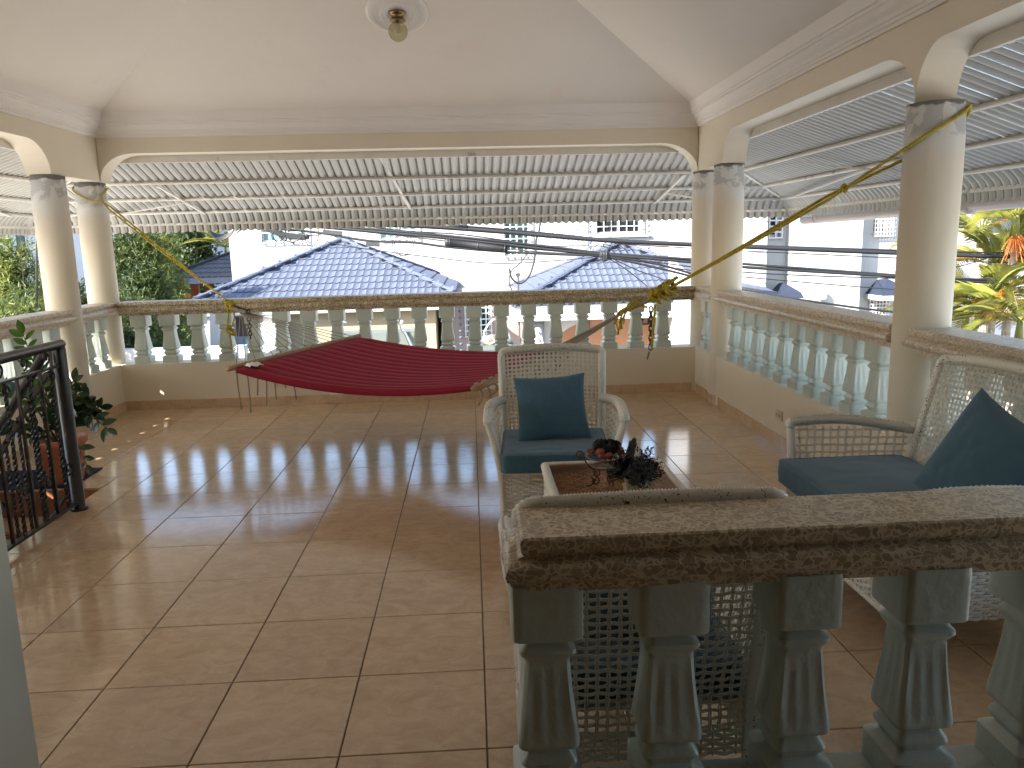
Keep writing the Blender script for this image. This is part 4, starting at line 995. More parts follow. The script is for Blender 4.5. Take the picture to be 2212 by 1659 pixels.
tag(pinecone((bx+0.020, by-0.006, bz+0.166), (0.9, -0.9, 0.1), 1.15), 'largest pine cone in the middle of the glass bowl', 'pine cone', 'pine cones in the glass bowl')
tag(pinecone((bx+0.046, by+0.022, bz+0.160), (1.3, 0.5, -0.6), 0.95), 'right pine cone in the glass bowl, nearest the driftwood', 'pine cone', 'pine cones in the glass bowl')
for k_, (dx, dy, dz, rr, lb) in enumerate(((-0.060, -0.014, 0.153, 0.0150, 'dull red ball at the left rim of the bowl'), (-0.026, -0.038, 0.156, 0.0175, 'largest dull red ball, resting high against the pine cones'), (-0.022, -0.052, 0.142, 0.0140, 'small red ball at the front rim, under the largest one'),
        (0.006, -0.056, 0.143, 0.0155, 'red ball at the front rim beside the small one'), (0.060, -0.022, 0.150, 0.0150, 'bright red ball at the right rim of the bowl'), (0.056, 0.004, 0.160, 0.0135, 'dark red ball behind the bright right-hand one'))):
    m = MB().grid(lambda u, v: tuple(rr*(1+.05*noise.noise(Vector((math.cos(2*PI*u)*2+k_, math.sin(2*PI*u)*2, v*4))))*q_ for q_ in (math.cos(2*PI*u)*math.sin(PI*v)*1.1, math.sin(2*PI*u)*math.sin(PI*v), math.cos(PI*v)*.9)), 18, 12, True, True)
    o = m.build('dried_fruit', M['redball']); o.location = (bx+dx, by+dy, bz+dz); tag(o, lb, 'dried fruit', 'dull red balls in the glass bowl')
# driftwood
m = MB(); pts = bez([(0.650, 3.215, TZ), (0.645, 3.21, TZ+.06), (0.655, 3.205, TZ+.11), (0.665, 3.20, TZ+.155)], 8)
m.tube(pts, [0.022*(1+.25*noise.noise(p*60)) * (1-.25*i/len(pts)) for i, p in enumerate(pts)], 12); m.tube(bez([(0.662, 3.20, TZ+.145), (0.669, 3.195, TZ+.168), (0.673, 3.195, TZ+.174)], 4), [.012, .012, .011, .010, .009, .008, .007, .006, .005][:9], 7)
m.tube(bez([(0.655, 3.205, TZ+.10), (0.643, 3.19, TZ+.125), (0.638, 3.19, TZ+.13)], 4), [.012, .011, .010, .009, .008, .007, .006, .005, .005][:9], 7)
tag(m.build('driftwood', M['driftwood']), 'dark driftwood stump standing behind the table plant', 'driftwood')
# table plant
tp = empty('table_plant', (0.636, 2.985, TZ)); tag(tp, 'bushy blackish-green plant in a small square cream pot on the table', 'potted plant')
m = MB(); s0, s1, hh = 0.045, 0.057, 0.075
m.add([(-s0, -s0, 0), (s0, -s0, 0), (s0, s0, 0), (-s0, s0, 0), (-s1, -s1, hh), (s1, -s1, hh), (s1, s1, hh), (-s1, s1, hh), (-s1+.006, -s1+.006, hh), (s1-.006, -s1+.006, hh), (s1-.006, s1-.006, hh), (-s1+.006, s1-.006, hh), (-s1+.006, -s1+.006, hh-.012), (s1-.006, -s1+.006, hh-.012), (s1-.006, s1-.006, hh-.012), (-s1+.006, s1-.006, hh-.012)],
      [(3, 2, 1, 0), (0, 1, 5, 4), (1, 2, 6, 5), (2, 3, 7, 6), (3, 0, 4, 7), (4, 5, 9, 8), (5, 6, 10, 9), (6, 7, 11, 10), (7, 4, 8, 11), (8, 9, 13, 12), (9, 10, 14, 13), (10, 11, 15, 14), (11, 8, 12, 15), (12, 13, 14, 15)]).build('pot', M['pot'], tp)
m = MB(); rnd = random.Random(3)
for k_ in range(400):
    a = rnd.uniform(0, 2*PI); el = math.acos(rnd.uniform(-0.25, 1)); L = rnd.uniform(.075, .128)*(0.85+.25*math.sin(3*a))
    d = Vector((math.sin(el)*math.cos(a), math.sin(el)*math.sin(a), math.cos(el)*.92)); p0 = Vector((0, 0, hh)); 
    pts = [p0+d*L*t+Vector((0, 0, -.02*t*t if el > 1.2 else 0.0)) for t in (0, .35, .7, 1)]
    m.tube(pts, 0.0009, 3, False)
    for q in range(13):
        t = .30+.70*q/12; c = p0+d*L*t; o1 = Vector((rnd.uniform(-1, 1), rnd.uniform(-1, 1), rnd.uniform(-.2, 1))).normalized(); s2 = o1.cross(d).normalized()
        l_ = rnd.uniform(.011, .017); w_ = .0042
        m.add([c, c+o1*l_*.5+s2*w_, c+o1*l_, c+o1*l_*.5-s2*w_], [(0, 1, 2, 3)])
m.build('foliage', M['blackleaf'], tp)

# =================================================================== HAMMOCK
A2, B2 = Vector((-3.27, 7.28)), Vector((2.12, 3.85)); hu = (B2-A2).normalized(); hv = Vector((-hu.y, hu.x))
def HP(s_, v, z): p = A2+hu*s_+hv*v; return Vector((p.x, p.y, z))
hm = empty('hammock', (0, 0, 0)); tag(hm, 'crimson quilted hammock with wooden spreader bars, slung between the columns', 'hammock')
SL_, SR_ = 2.294, 4.278; WL, WR = 0.694, 0.640
def hz_(a, b):   # cloth height, a along 0..1, b across -1..1
    base = lerp((0, 0, 0.670+0.034*b), (0, 0, 0.654+0.028*b), a).z
    sag = 0.085*(1-(b*.55+.45)**2*.0) + 0.055*(1-b)/2
    sag = 0.095-0.045*(b+1)/2
    return base - sag*4*a*(1-a) - 0.020*(1-b*b)*math.sin(PI*a)
NPL = 14
def cloth(u, v):
    b = 2*v-1; a = u
    w_ = (WL*.965*(1-a)+WR*.90*a)*(1-0.05*math.sin(PI*a))
    rid = 0.015*abs(math.sin(PI*NPL*v))**.5*min(1, 12*a, 12*(1-a))
    s_ = SL_+0.035+(SR_-SL_-0.07)*a
    z = hz_(a, b)+rid
    if v < .02 or v > .98: z -= 0.012
    return HP(s_, b*w_, z)
m = MB().grid(cloth, 60, NPL*8); m.grid(lambda u, v: cloth(u, 1-v)-Vector((0, 0, 0.012)), 60, NPL*8)
m.build('cloth', M['red'], hm)
for s_, w_, z0, tl, mt in ((SL_, WL+.0, 0.670, 0.034, 'wood'), (SR_, WR, 0.654, 0.028, 'wood')):
    m = MB(); n_ = 8; pts = [HP(s_, w_*(2*k_/n_-1), z0+tl*(2*k_/n_-1)) for k_ in range(n_+1)]
    m.tube(pts, 0.025, 10, True, True, 0.75); m.build('spreader_bar', M[mt], hm)
KL = Vector((-1.956, 6.444, 1.005)); KR = Vector((1.077, 4.514, 1.124))
for side, s_, w_, z0, tl, K, ns in ((0, SL_, WL, 0.670, 0.034, KL, 15), (1, SR_, WR, 0.654, 0.028, KR, 15)):
    cl = K + (HP(s_, 0, z0)-K)*0.24 + Vector((0, 0, 0.02))
    m = MB()
    for q in range(4):
        m.tube([lerp(K, cl, t/14)+Vector((.009*math.cos(t*1.1+q*PI/2), .005*math.sin(t*1.1+q*PI/2), .009*math.sin(t*1.1+q*PI/2))) for t in range(15)], 0.0075, 6)
    m.build('clew_braid', M['rope'], hm)
    rnd = random.Random(side+4)
    for k_ in range(ns):
        b = (k_+.5)/ns*2-1; b *= 0.955
        e = HP(s_, w_*b, z0+tl*b+0.012); st_ = lerp(K, cl, 0.45+0.55*(1-abs(b)*.6))
        MB().tube([st_, lerp(st_, e, .5)-Vector((0, 0, .004)), e], 0.0030, 5).build('string', M['rope'], hm)
        # lacing between bar and cloth
        sg = 1 if side == 0 else -1
        MB().tube(bez([HP(s_, w_*b, z0+tl*b-0.012), HP(s_+sg*0.018, w_*b, z0+tl*b+.016), HP(s_+sg*0.045, w_*b+.010, z0+tl*b+.010), HP(s_+sg*0.030, w_*b+.028, z0+tl*b+.018)], 4), 0.0040, 5).build('lacing', M['rope'], hm)
        if (side == 0 and k_ < 9) or (side == 1):
            L = (0.29+.06*math.sin(k_*2.3)) if side == 0 else (0.10+.05*math.sin(k_*1.7))
            bnd = 0.0 if side == 0 else -0.03
            p = HP(s_, w_*b, z0+tl*b-0.015); off = Vector((hu.x, hu.y, 0))*bnd
            MB().tube(bez([p, p+Vector((.008*math.sin(k_), 0, -L*.4))-off*.5, p+Vector((.012*math.cos(k_), 0, -L))+off], 5), 0.0052 if side == 0 else .006, 5).build('rope_tail', M['rope'], hm)
ti = MB().grid(lambda u, v: HP(SL_+.06+.10*u, -WL*.88+.10*v, hz_(0.05, -.85)+.028+.022*noise.noise(Vector((u*4, v*4, 2)))+.02*math.sin(PI*u)*math.sin(PI*v)), 12, 12)
tag(ti.build('tissue', M['tissue']), 'crumpled white tissue lying on the near left corner of the hammock', 'tissue')

def twist(m, path, r=0.0052, pitch=0.030, strands=3, n=5, spread=0.85):
    P = resample(path, 0.006)
    for q in range(strands):
        u = None; pts = []
        for i, p in enumerate(P):
            t = (P[min(i+1, len(P)-1)]-P[max(i-1, 0)]).normalized()
            if u is None: u = t.orthogonal().normalized()
            u = (u-t*u.dot(t)).normalized(); v = t.cross(u); a = 2*PI*(i*0.006/pitch+q/strands)
            pts.append(p+(u*math.cos(a)+v*math.sin(a))*r*spread)
        m.tube(pts, r*.72, n, True)
    return m
# left yellow rope
cxl, cyl = XL-0.135, YB+0.1
def wrapcol(cx, cy, a0, a1, z0, z1, rad, n=14): return [(cx+rad*math.cos(R(a0+(a1-a0)*k_/n)), cy+rad*math.sin(R(a0+(a1-a0)*k_/n)), z0+(z1-z0)*k_/n) for k_ in range(n+1)]
yl = empty('yellow_rope'); tag(yl, 'yellow nylon rope from the far left column down to the hammock', 'rope')
rr = CR+0.009
jl = Vector(at(222, 437, 1, 7.22))
m = MB(); twist(m, wrapcol(cxl, cyl, 185, 290, 2.035, 1.905, rr)+[jl]); twist(m, wrapcol(cxl, cyl, 185, 0, 2.035, 2.01, rr)+wrapcol(cxl, cyl, 0, -30, 2.0, 1.95, rr)+[jl])
dl = (KL-jl); sd_ = Vector((.35, .5, .8)).normalized()
twist(m, [jl, jl+dl*.06+sd_*.014, jl+dl*.5+sd_*.010, KL+Vector((0, 0, .03))]); twist(m, [jl, jl+dl*.06-sd_*.014, jl+dl*.5-sd_*.010, KL+Vector((0, 0, .03))])
m.build('tied_strand', M['yellow'], yl)
def knot(m, c, R0, turns, seed, r=0.0058, ax=(0, 0, 1)):
    rnd = random.Random(seed); c = Vector(c); pts = []
    for k_ in range(turns*10):
        a = k_*2*PI/10; ph = k_/(turns*10)
        pts.append(c+Vector((R0*math.cos(a)*(1+.3*math.sin(ph*9)), R0*.75*math.sin(a*1.0+ph*3), R0*1.15*math.sin(a*.55+ph*5)+(ph-.5)*R0*1.2)))
    twist(m, bez(pts, 3), r, .026); return m
m = MB(); knot(m, KL+Vector((0.01, 0, -.005)), 0.030, 5, 1); knot(m, KL+Vector((0.045, -.02, -.015)), 0.022, 3, 2); m.build('knot', M['yellow'], yl)
m = MB(); kb = Vector((-1.97, 6.44, 0.80)); twist(m, bez([KL+Vector((-.01, 0, -.02)), KL+Vector((-.018, 0, -.09)), kb+Vector((-.012, 0, .02))], 8)); twist(m, bez([KL+Vector((.03, 0, -.02)), KL+Vector((.032, 0, -.10)), kb+Vector((.014, 0, .02))], 8))
knot(m, kb+Vector((.012, 0, 0)), 0.026, 3, 5); twist(m, bez([kb+Vector((-.004, 0, -.01)), kb+Vector((.002, 0, -.09)), kb+Vector((.006, 0, -.16))], 8)); m.build('hanging_end', M['yellow'], yl)
# right yellow rope
yr = empty('yellow_rope'); tag(yr, 'yellow nylon rope from the nearest right column down to the hammock', 'rope')
cxr, cyr = XR+0.10, 3.74
j2 = Vector((1.905, 3.985, 1.680))
m = MB(); twist(m, wrapcol(cxr, cyr, 320, 205, 2.022, 1.865, rr)+[j2], .0062, .034); twist(m, wrapcol(cxr, cyr, -40, 130, 2.022, 1.80, rr)+[j2], .0062, .034)
dl = KR-j2
twist(m, [j2, j2+dl*.07+sd_*.016, j2+dl*.5+sd_*.008, KR+Vector((.05, -.03, .04))], .0062, .034); twist(m, [j2, j2+dl*.07-sd_*.016, j2+dl*.5-sd_*.008, KR+Vector((.05, -.03, .04))], .0062, .034)
knot(m, j2, 0.014, 2, 3)
m.build('tied_strand', M['yellow'], yr)
m = MB(); dn = dl.normalized()
for q, (tt, R_) in enumerate(((-.02, .036), (.035, .034), (.085, .030))):
    c = KR - dn*(.07-tt) + Vector((0, 0, .01)); knot(m, c, R_, 4, 10+q, .0066)
m.build('knot', M['yellow'], yr)
m = MB(); K2 = KR+dn*.07+Vector((-.01, .005, -.03)); rnd = random.Random(6)
for q in range(7):
    a = rnd.uniform(-.5, .6); twist(m, bez([K2+Vector((rnd.uniform(-.02, .02), 0, rnd.uniform(-.02, .02))), K2+Vector((-.06+a*.05, .02, .03-.05*a)), K2+Vector((-.11-.03*q % .05, .03, -.05+.05*a)), K2+Vector((-.12-.02*q % .07, .04, -.10-.03*(q % 3)))], 6), .0040, .02)
twist(m, bez([KR+Vector((-.01, 0, -.05)), KR+Vector((-.02, 0, -.16)), KR+Vector((-.03, 0, -.30))], 8), .006, .03)
m.build('frayed_end', M['yellow'], yr)
def chain(name, label, top, n, s_=1.0):
    root = empty(name, top); tag(root, label, 'chain'); me = None
    for k_ in range(n):
        if me is None:
            a, b, rr_ = 0.0115*s_, 0.0185*s_, 0.0042*s_
            pts = [(a*math.cos(2*PI*q/20)*(1.0), 0, b*math.copysign(abs(math.sin(2*PI*q/20))**.8, math.sin(2*PI*q/20))) for q in range(21)]
            me = MB().tube(pts, rr_, 7, False).mesh('link'); me.materials.append(M['chain'])
        o = bpy.data.objects.new('link', me); COL.objects.link(o); o.parent = root; o.location = (0, 0, -k_*0.0275*s_); o.rotation_euler = (0, 0, R(12) if k_ % 2 == 0 else R(98))
    return root
chain('chain', 'black steel chain hanging below the right-hand hammock knot', (1.045, 4.535, 1.045), 9, 1.0)
cb = MB().bar((1.035, 4.53, 0.800), (1.022, 4.53, 0.752), 0.020, 0.008); tag(cb.build('snap_hook', M['brass']), 'small brass clip at the bottom end of the right-hand chain', 'clip')
chain('chain', 'short black chain hanging below the left-hand hammock knot', (-1.79, 6.38, 0.955), 8, 1.05)
m = MB(); twist(m, [KL+Vector((.04, -.02, 0)), Vector((-1.79, 6.38, .965))], .006, .03, 2); tag(m.build('chain_lead', M['chain']), 'dark link joining the left yellow knot to its chain', 'chain')

# =================================================================== DARK IRON RAILING, PLANT, MAT
rlx = -2.300
rl = empty('iron_railing', (0, 0, 0)); tag(rl, 'dark wrought iron railing with twisted bars and scrolls beside the stair opening', 'railing')
MB().lathe([(0.048, 0), (0.048, .012), (0.036, .016), (0.036, 0.93), (0.034, 0.945)], (rlx, 4.44, 0), 18).build('post', M['darkmetal'], rl)
MB().lathe([(0.026, 0), (0.026, 0.94)], (rlx-.055, 4.485, 0), 14).build('post', M['darkmetal'], rl)
MB().tube([(rlx, 4.475, 0.957), (rlx, 2.2, 0.957)], 0.026, 14).build('top_rail', M['darkmetal'], rl)
MB().bar((rlx, 4.42, 0.842), (rlx, 2.2, 0.842), 0.012, 0.026, (1, 0, 0)).build('upper_bar', M['darkmetal'], rl)
MB().bar((rlx, 4.42, 0.045), (rlx, 2.2, 0.045), 0.014, 0.028, (1, 0, 0)).build('bottom_bar', M['darkmetal'], rl)
def twisted(h0, h1, s_=0.0125):
    n = int((h1-h0)/0.014); vs = []; tot = n+1
    for i in range(tot):
        a = 2*PI*i*0.014/0.13
        for k_ in range(4): vs.append((s_*.85*math.cos(a+k_*PI/2), s_*.85*math.sin(a+k_*PI/2), h0+(h1-h0)*i/n))
    return MB().add(vs, [(i*4+k_, i*4+(k_+1) % 4, (i+1)*4+(k_+1) % 4, (i+1)*4+k_) for i in range(tot-1) for k_ in range(4)])
tw_me = twisted(0.045, 0.842).mesh('twisted_bar'); tw_me.materials.append(M['darkmetal'])
pl_me = MB().box(-.007, .007, -.007, .007, 0.045, 0.842).mesh('plain_bar'); pl_me.materials.append(M['darkmetal'])
m = MB()
def flatcurve(m, pts, w_=0.016, t=0.005):
    P = [Vector(p) for p in pts]
    for a, b in zip(P, P[1:]): m.bar(a, b+(b-a)*.1, w_, t, (0, (b-a).z, -(b-a).y) if (b-a).length > 0 else (0, 0, 1))
    return m
scrl = MB()
sp1 = [(0, c[0], c[1]) for c in spiral((0, 0), 0.040, 1.15, R(-90), 1)]
scrl.tube(sp1, 0.0065, 6)
scr_me = scrl.mesh('scroll'); scr_me.materials.append(M['darkmetal'])
y = 4.33; k_ = 0
while y > 2.3:
    me = tw_me if k_ % 2 == 0 else pl_me
    o = bpy.data.objects.new(me.name, me); COL.objects.link(o); o.parent = rl; o.location = (rlx, y, 0)
    if k_ % 2 == 0:
        for (dy, z, sg, rx) in ((0.0, 0.80, 1, 0), (-0.03, 0.905, 1, 0), (0.0, .30, -1, PI), (.05, .26, 1, 0)):
            o = bpy.data.objects.new('scroll', scr_me); COL.objects.link(o); o.parent = rl; o.location = (rlx, y+dy, z-(.0)); o.scale = (1, sg*.9, .9); o.rotation_euler = (rx, 0, 0)
    y -= 0.108; k_ += 1
sr = empty('stair_handrail', (0, 0, 0)); tag(sr, 'dark sloping stair handrail running down behind the iron railing', 'railing')
q0, q1 = Vector((rlx-.065, 4.40, 0.905)), Vector((rlx-.065, 2.9, -0.02))
MB().tube([q0, q1], 0.024, 12).build('top_rail', M['darkmetal'], sr)
for dz in (-.11, -.82): MB().bar(q0+Vector((0, 0, dz)), q1+Vector((0, 0, dz)), .012, .03, (1, 0, 0)).build('sloping_bar', M['darkmetal'], sr)
for k_ in range(11):
    t = (k_+.6)/12; p = lerp(q0, q1, t); o = bpy.data.objects.new('twisted_bar', tw_me); COL.objects.link(o); o.parent = sr; o.location = (p.x, p.y, p.z-.91); o.scale = (.9, .9, .97)

mt = MB().box(-3.20, -2.555, 4.87, 5.30, 0.001, 0.010); tag(mt.build('floor_mat', M['mat']), 'navy blue mat on the tiles at the head of the stair', 'mat')
pp = empty('potted_plant', (-2.665, 5.02, 0.011)); tag(pp, 'glossy-leaved plant with arching stems in a terracotta pot', 'potted plant')
MB().lathe([(0.001, 0), (0.108, 0), (0.112, 0.01), (0.140, 0.235), (0.150, 0.240), (0.158, 0.250), (0.160, 0.278), (0.154, 0.288), (0.142, 0.286), (0.136, 0.25), (0.125, 0.20), (0.001, 0.20)], n=40).build('pot', M['terracotta'], pp)
MB().lathe([(0.001, 0.235), (0.137, 0.236)], n=24, cap=False).build('soil', M['bark'], pp)
def leaf_mesh(mat, L=1.0, W=0.52):
    m = MB()
    def f(u, v):
        x = u; wv = W/2*math.sin(PI*min(1, u*1.02))**.75*(1-.15*u); y = (2*v-1)*wv
        return (x, y, -0.10*x*x + 0.18*abs(y))
    m.grid(f, 7, 4); me = m.mesh('leaf'); me.materials.append(mat); return me
LF, LFL = leaf_mesh(M['zz']), leaf_mesh(M['zzlight'])
def zz_stem(parent, tip, n, size, lmesh, arch=0.25, start=(0, 0, .22), t0=0.3, sd=0):
    rnd = random.Random(sd); tip = Vector(tip); s0 = Vector(start); mid = lerp(s0, tip, .5)+Vector((0, 0, arch*(tip-s0).length))
    pts = bez([s0, mid, tip], 10)
    MB().tube(pts, [0.0085*(1-.7*i/len(pts)) for i in range(len(pts))], 6).build('stem', M['stem'], parent)
    L = len(pts)
    for k_ in range(n):
        t = t0+(1-t0)*(k_+.5)/n; i = min(L-2, int(t*(L-1))); p = pts[i]+(pts[i+1]-pts[i])*(t*(L-1)-i); d = (pts[i+1]-pts[i]).normalized()
        side = d.cross(Vector((0.25, -1, .15))).normalized()*(1 if k_ % 2 else -1)
        ld = (side*.85+d*.6+Vector((rnd.uniform(-.25, .25), rnd.uniform(-.35, .1), rnd.uniform(-.15, .25)))).normalized()
        nz = Vector((rnd.uniform(-.5, .5), -1, rnd.uniform(.2, 1.2))); nz = (nz-ld*nz.dot(ld)).normalized(); yd = nz.cross(ld)
        o = bpy.data.objects.new('leaf', lmesh); COL.objects.link(o); o.parent = parent
        s_ = size*rnd.uniform(.8, 1.15)
        mw = Matrix((ld, yd, nz)).transposed().to_4x4() @ Matrix.Scale(s_, 4); mw.translation = p; o.matrix_local = mw
    o = bpy.data.objects.new('leaf', lmesh); COL.objects.link(o); o.parent = parent; d = (pts[-1]-pts[-2]).normalized(); yd = d.cross(Vector((.2, -1, .3))).normalized(); nz = d.cross(yd)
    mw = Matrix((d, yd, nz)).transposed().to_4x4() @ Matrix.Scale(size, 4); mw.translation = pts[-1]; o.matrix_local = mw
def rel(px, py, Y): p = at(px, py, 1, Y); return (p.x+2.665, p.y-5.02, p.z-.011)
zz_stem(pp, rel(50, 722, 4.95), 15, .095, LFL, .05, t0=.42, sd=1)
zz_stem(pp, rel(232, 925, 4.88), 10, .088, LF, .40, t0=.35, sd=2)
zz_stem(pp, rel(186, 868, 4.96), 10, .095, LF, .25, t0=.30, sd=3)
zz_stem(pp, rel(157, 822, 5.08), 12, .090, LF, .12, t0=.40, sd=4)
zz_stem(pp, rel(187, 1003, 4.80), 4, .085, LF, .45, t0=.75, sd=5)
zz_stem(pp, rel(12, 838, 4.90), 11, .080, LFL, .20, t0=.35, sd=6)
zz_stem(pp, rel(20, 930, 4.85), 11, .080, LF, .30, t0=.35, sd=7)
zz_stem(pp, rel(118, 890, 4.85), 9, .075, LF, .10, t0=.35, sd=8)
zz_stem(pp, rel(85, 800, 5.10), 12, .090, LF, .05, t0=.40, sd=9)
zz_stem(pp, rel(215, 880, 5.05), 7, .088, LF, .30, t0=.45, sd=10)
zz_stem(pp, rel(165, 905, 5.15), 10, .090, LF, .20, t0=.35, sd=11)
zz_stem(pp, rel(70, 940, 4.84), 9, .075, LF, .20, t0=.35, sd=12)
zz_stem(pp, rel(175, 845, 4.90), 9, .090, LF, .15, t0=.4, sd=15)
zz_stem(pp, rel(205, 905, 4.95), 9, .088, LF, .3, t0=.35, sd=16)
zz_stem(pp, rel(135, 850, 4.85), 10, .09, LF, .1, t0=.35, sd=17)
zz_stem(pp, rel(150, 880, 4.82), 10, .090, LF, .2, t0=.35, sd=13)
# blue cloth bundle on a low brown stool beyond the stair
q_ = at(8, 868, 1, 5.75)
m = MB().grid(lambda u, v: (q_.x+0.17*math.cos(2*PI*u)*math.sin(PI*v)*(1+.12*noise.noise(Vector((u*6, v*4, 1)))), q_.y+0.15*math.sin(2*PI*u)*math.sin(PI*v), q_.z+0.17*math.cos(PI*v)*(1+.1*noise.noise(Vector((u*5, v*5, 4))))), 26, 16, True, True)
tag(m.build('blue_bundle', M['blue_cloth2']), 'faded blue rounded cushion half hidden behind the dark railing', 'cushion')
stl = empty('stool', (q_.x, q_.y, 0)); tag(stl, 'low brown stool carrying the blue cushion behind the railing', 'stool')
MB().lathe([(0.001, q_.z-.19), (.16, q_.z-.19), (.17, q_.z-.17), (.165, q_.z-.155), (.001, q_.z-.15)], n=24).build('seat', M['brown'], stl)
for a in range(4): MB().tube([(.11*math.cos(R(45+90*a)), .11*math.sin(R(45+90*a)), q_.z-.19), (.14*math.cos(R(45+90*a)), .14*math.sin(R(45+90*a)), 0)], .014, 8).build('leg', M['brown'], stl)

# =================================================================== OUTSIDE
YG = -3.3; TG = -1.0
struct(MB().box(-120, 160, -60, 13.8, -3.6, -3.3).build('street', M['street']))
struct(MB().box(-120, 160, 13.8, 260, -3.6, YG+.004).build('yard_ground', M['yard']))
struct(MB().box(-60, -4.9, 13.9, 60, YG+.01, TG).build('pool_terrace', M['yard']))
bwl = MB(); p = at(300, 749, 1, 13.8)
bwl.box(-30, at(536, 760, 1, 13.8).x, 13.6, 13.8, -3.3, p.z-.02); tag(bwl.build('boundary_wall', M['housewhite']), 'sunlit white boundary wall seen between the balusters', 'wall')

def wall_holes(name, mat, x0, x1, z0, z1, Y, holes, parent, depth=0.22):
    xs = sorted({x0, x1, *[h[0] for h in holes], *[h[1] for h in holes]}); zs = sorted({z0, z1, *[h[2] for h in holes], *[h[3] for h in holes]})
    m = MB()
    for xa, xb in zip(xs, xs[1:]):
        for za, zb in zip(zs, zs[1:]):
            cx, cz = (xa+xb)/2, (za+zb)/2
            if any(h[0] < cx < h[1] and h[2] < cz < h[3] for h in holes): continue
            m.add([(xa, Y, za), (xb, Y, za), (xb, Y, zb), (xa, Y, zb)], [(0, 1, 2, 3)])
    for a, b, c, d in holes:
        m.add([(a, Y, c), (b, Y, c), (b, Y, d), (a, Y, d), (a, Y+depth, c), (b, Y+depth, c), (b, Y+depth, d), (a, Y+depth, d)], [(0, 4, 5, 1), (1, 5, 6, 2), (2, 6, 7, 3), (3, 7, 4, 0)])
    return m.build(name, mat, parent)
def window(parent, x0, x1, z0, z1, Y, nx, nz, gl, bars=None, mull=2, curtain=False, off=0.10, bw_=0.028):
    """frame with panes set in the wall and an iron grille standing proud of it"""
    fw = 0.05; m = MB(); ya, yb_ = Y+0.10, Y+0.16
    m.box(x0, x1, ya, yb_, z0, z0+fw).box(x0, x1, ya, yb_, z1-fw, z1).box(x0, x0+fw, ya+.002, yb_-.002, z0+fw, z1-fw).box(x1-fw, x1, ya+.002, yb_-.002, z0+fw, z1-fw)
    for k_ in range(1, mull):
        xc = x0+(x1-x0)*k_/mull; m.box(xc-.025, xc+.025, ya+.002, yb_-.002, z0+fw, z1-fw)
    w_ = m.build('window', M['whitemetal'], parent)
    for k_ in range(mull):
        xa, xb = x0+(x1-x0)*k_/mull+.03, x0+(x1-x0)*(k_+1)/mull-.03
        MB().box(xa, xb, Y+.13, Y+.136, z0+fw, z1-fw).build('pane', gl, w_)
        if curtain: MB().grid(lambda u, v: (xa+(xb-xa)*u, Y+.20+.02*math.sin(u*40), z0+fw+(z1-z0-2*fw)*v), 30, 1).build('curtain', M['curtain'], w_)
    if nx:
        g_ = MB(); yg = Y-off
        for k_ in range(nx+1):
            x = x0-.02+(x1-x0+.04)*k_/nx; g_.box(x-bw_/2, x+bw_/2, yg-.012, yg+.012, z0-.04, z1+.04)
        for k_ in range(nz+1):
            z = z0-.02+(z1-z0+.04)*k_/nz; g_.box(x0-.04, x1+.04, yg-.010, yg+.010, z-bw_/2, z+bw_/2)
        g_.box(x0-.03, x0-.01, yg, Y, z0, z0+.03).box(x1+.01, x1+.03, yg, Y, z0, z0+.03).box(x0-.03, x0-.01, yg, Y, z1-.03, z1).box(x1+.01, x1+.03, yg, Y, z1-.03, z1)
        g_.build('window_grille', M['whitemetal'], w_)
    return w_
def rect(pxl, pxr, pyt, pyb, Y):
    a = at(pxl, pyb, 1, Y); b = at(pxr, pyt, 1, Y); return (a.x, b.x, a.z, b.z)

# ---- big white house behind, with barred windows
MY = 25.5
hm_ = empty('white_house', (0, 0, 0)); tag(hm_, 'large white rendered house with barred teal windows behind the two blue roofs', 'house')
W1 = rect(566, 656, 440, 523, MY); W2 = rect(822, 897, 440, 516, MY); W3 = rect(1090, 1142, 452, 553, MY); W4 = rect(1288, 1384, 440, 505, MY)
xl_ = at(497, 545, 1, MY).x
wall_holes('wall', M['housewhite'], xl_, 12.5, YG, 4.3, MY, [W1, W2, W3, W4], hm_)
MB().box(xl_, 12.5, MY+.25, MY+2.0, YG, 4.29).build('wall_core', M['housewhite'], hm_)
MB().add([(xl_+.002, MY, YG), (xl_+.002, MY+.25, YG), (xl_+.002, MY+.25, 4.3), (xl_+.002, MY, 4.3)], [(0, 1, 2, 3)]).build('wall_end', M['housewhite'], hm_)
window(hm_, *W1, MY, 5, 4, M['glasspale'], mull=2); window(hm_, *W2, MY, 5, 4, M['glasspale'], mull=2); window(hm_, *W3, MY, 4, 8, M['glassteal'], mull=2); window(hm_, *W4, MY, 6, 4, M['glassdark'], mull=2, curtain=True)
rs = rect(1165, 1270, 430, 515, MY-.02); MB().grid(lambda u, v: (rs[0]+(rs[1]-rs[0])*u, MY-.03-.02*noise.noise(Vector((u*22, v*22, 0)))-.014*noise.noise(Vector((u*50, v*50, 3))), rs[2]-.25+(rs[3]-rs[2]+1)*v), 110, 120).build('rough_panel', M['houserough'], hm_)
sl_ = rect(1270, 1404, 508, 512, MY); MB().box(sl_[0], sl_[1], MY-.10, MY, sl_[2]-.03, sl_[2]+.03).build('window_sill', M['housewhite'], hm_)
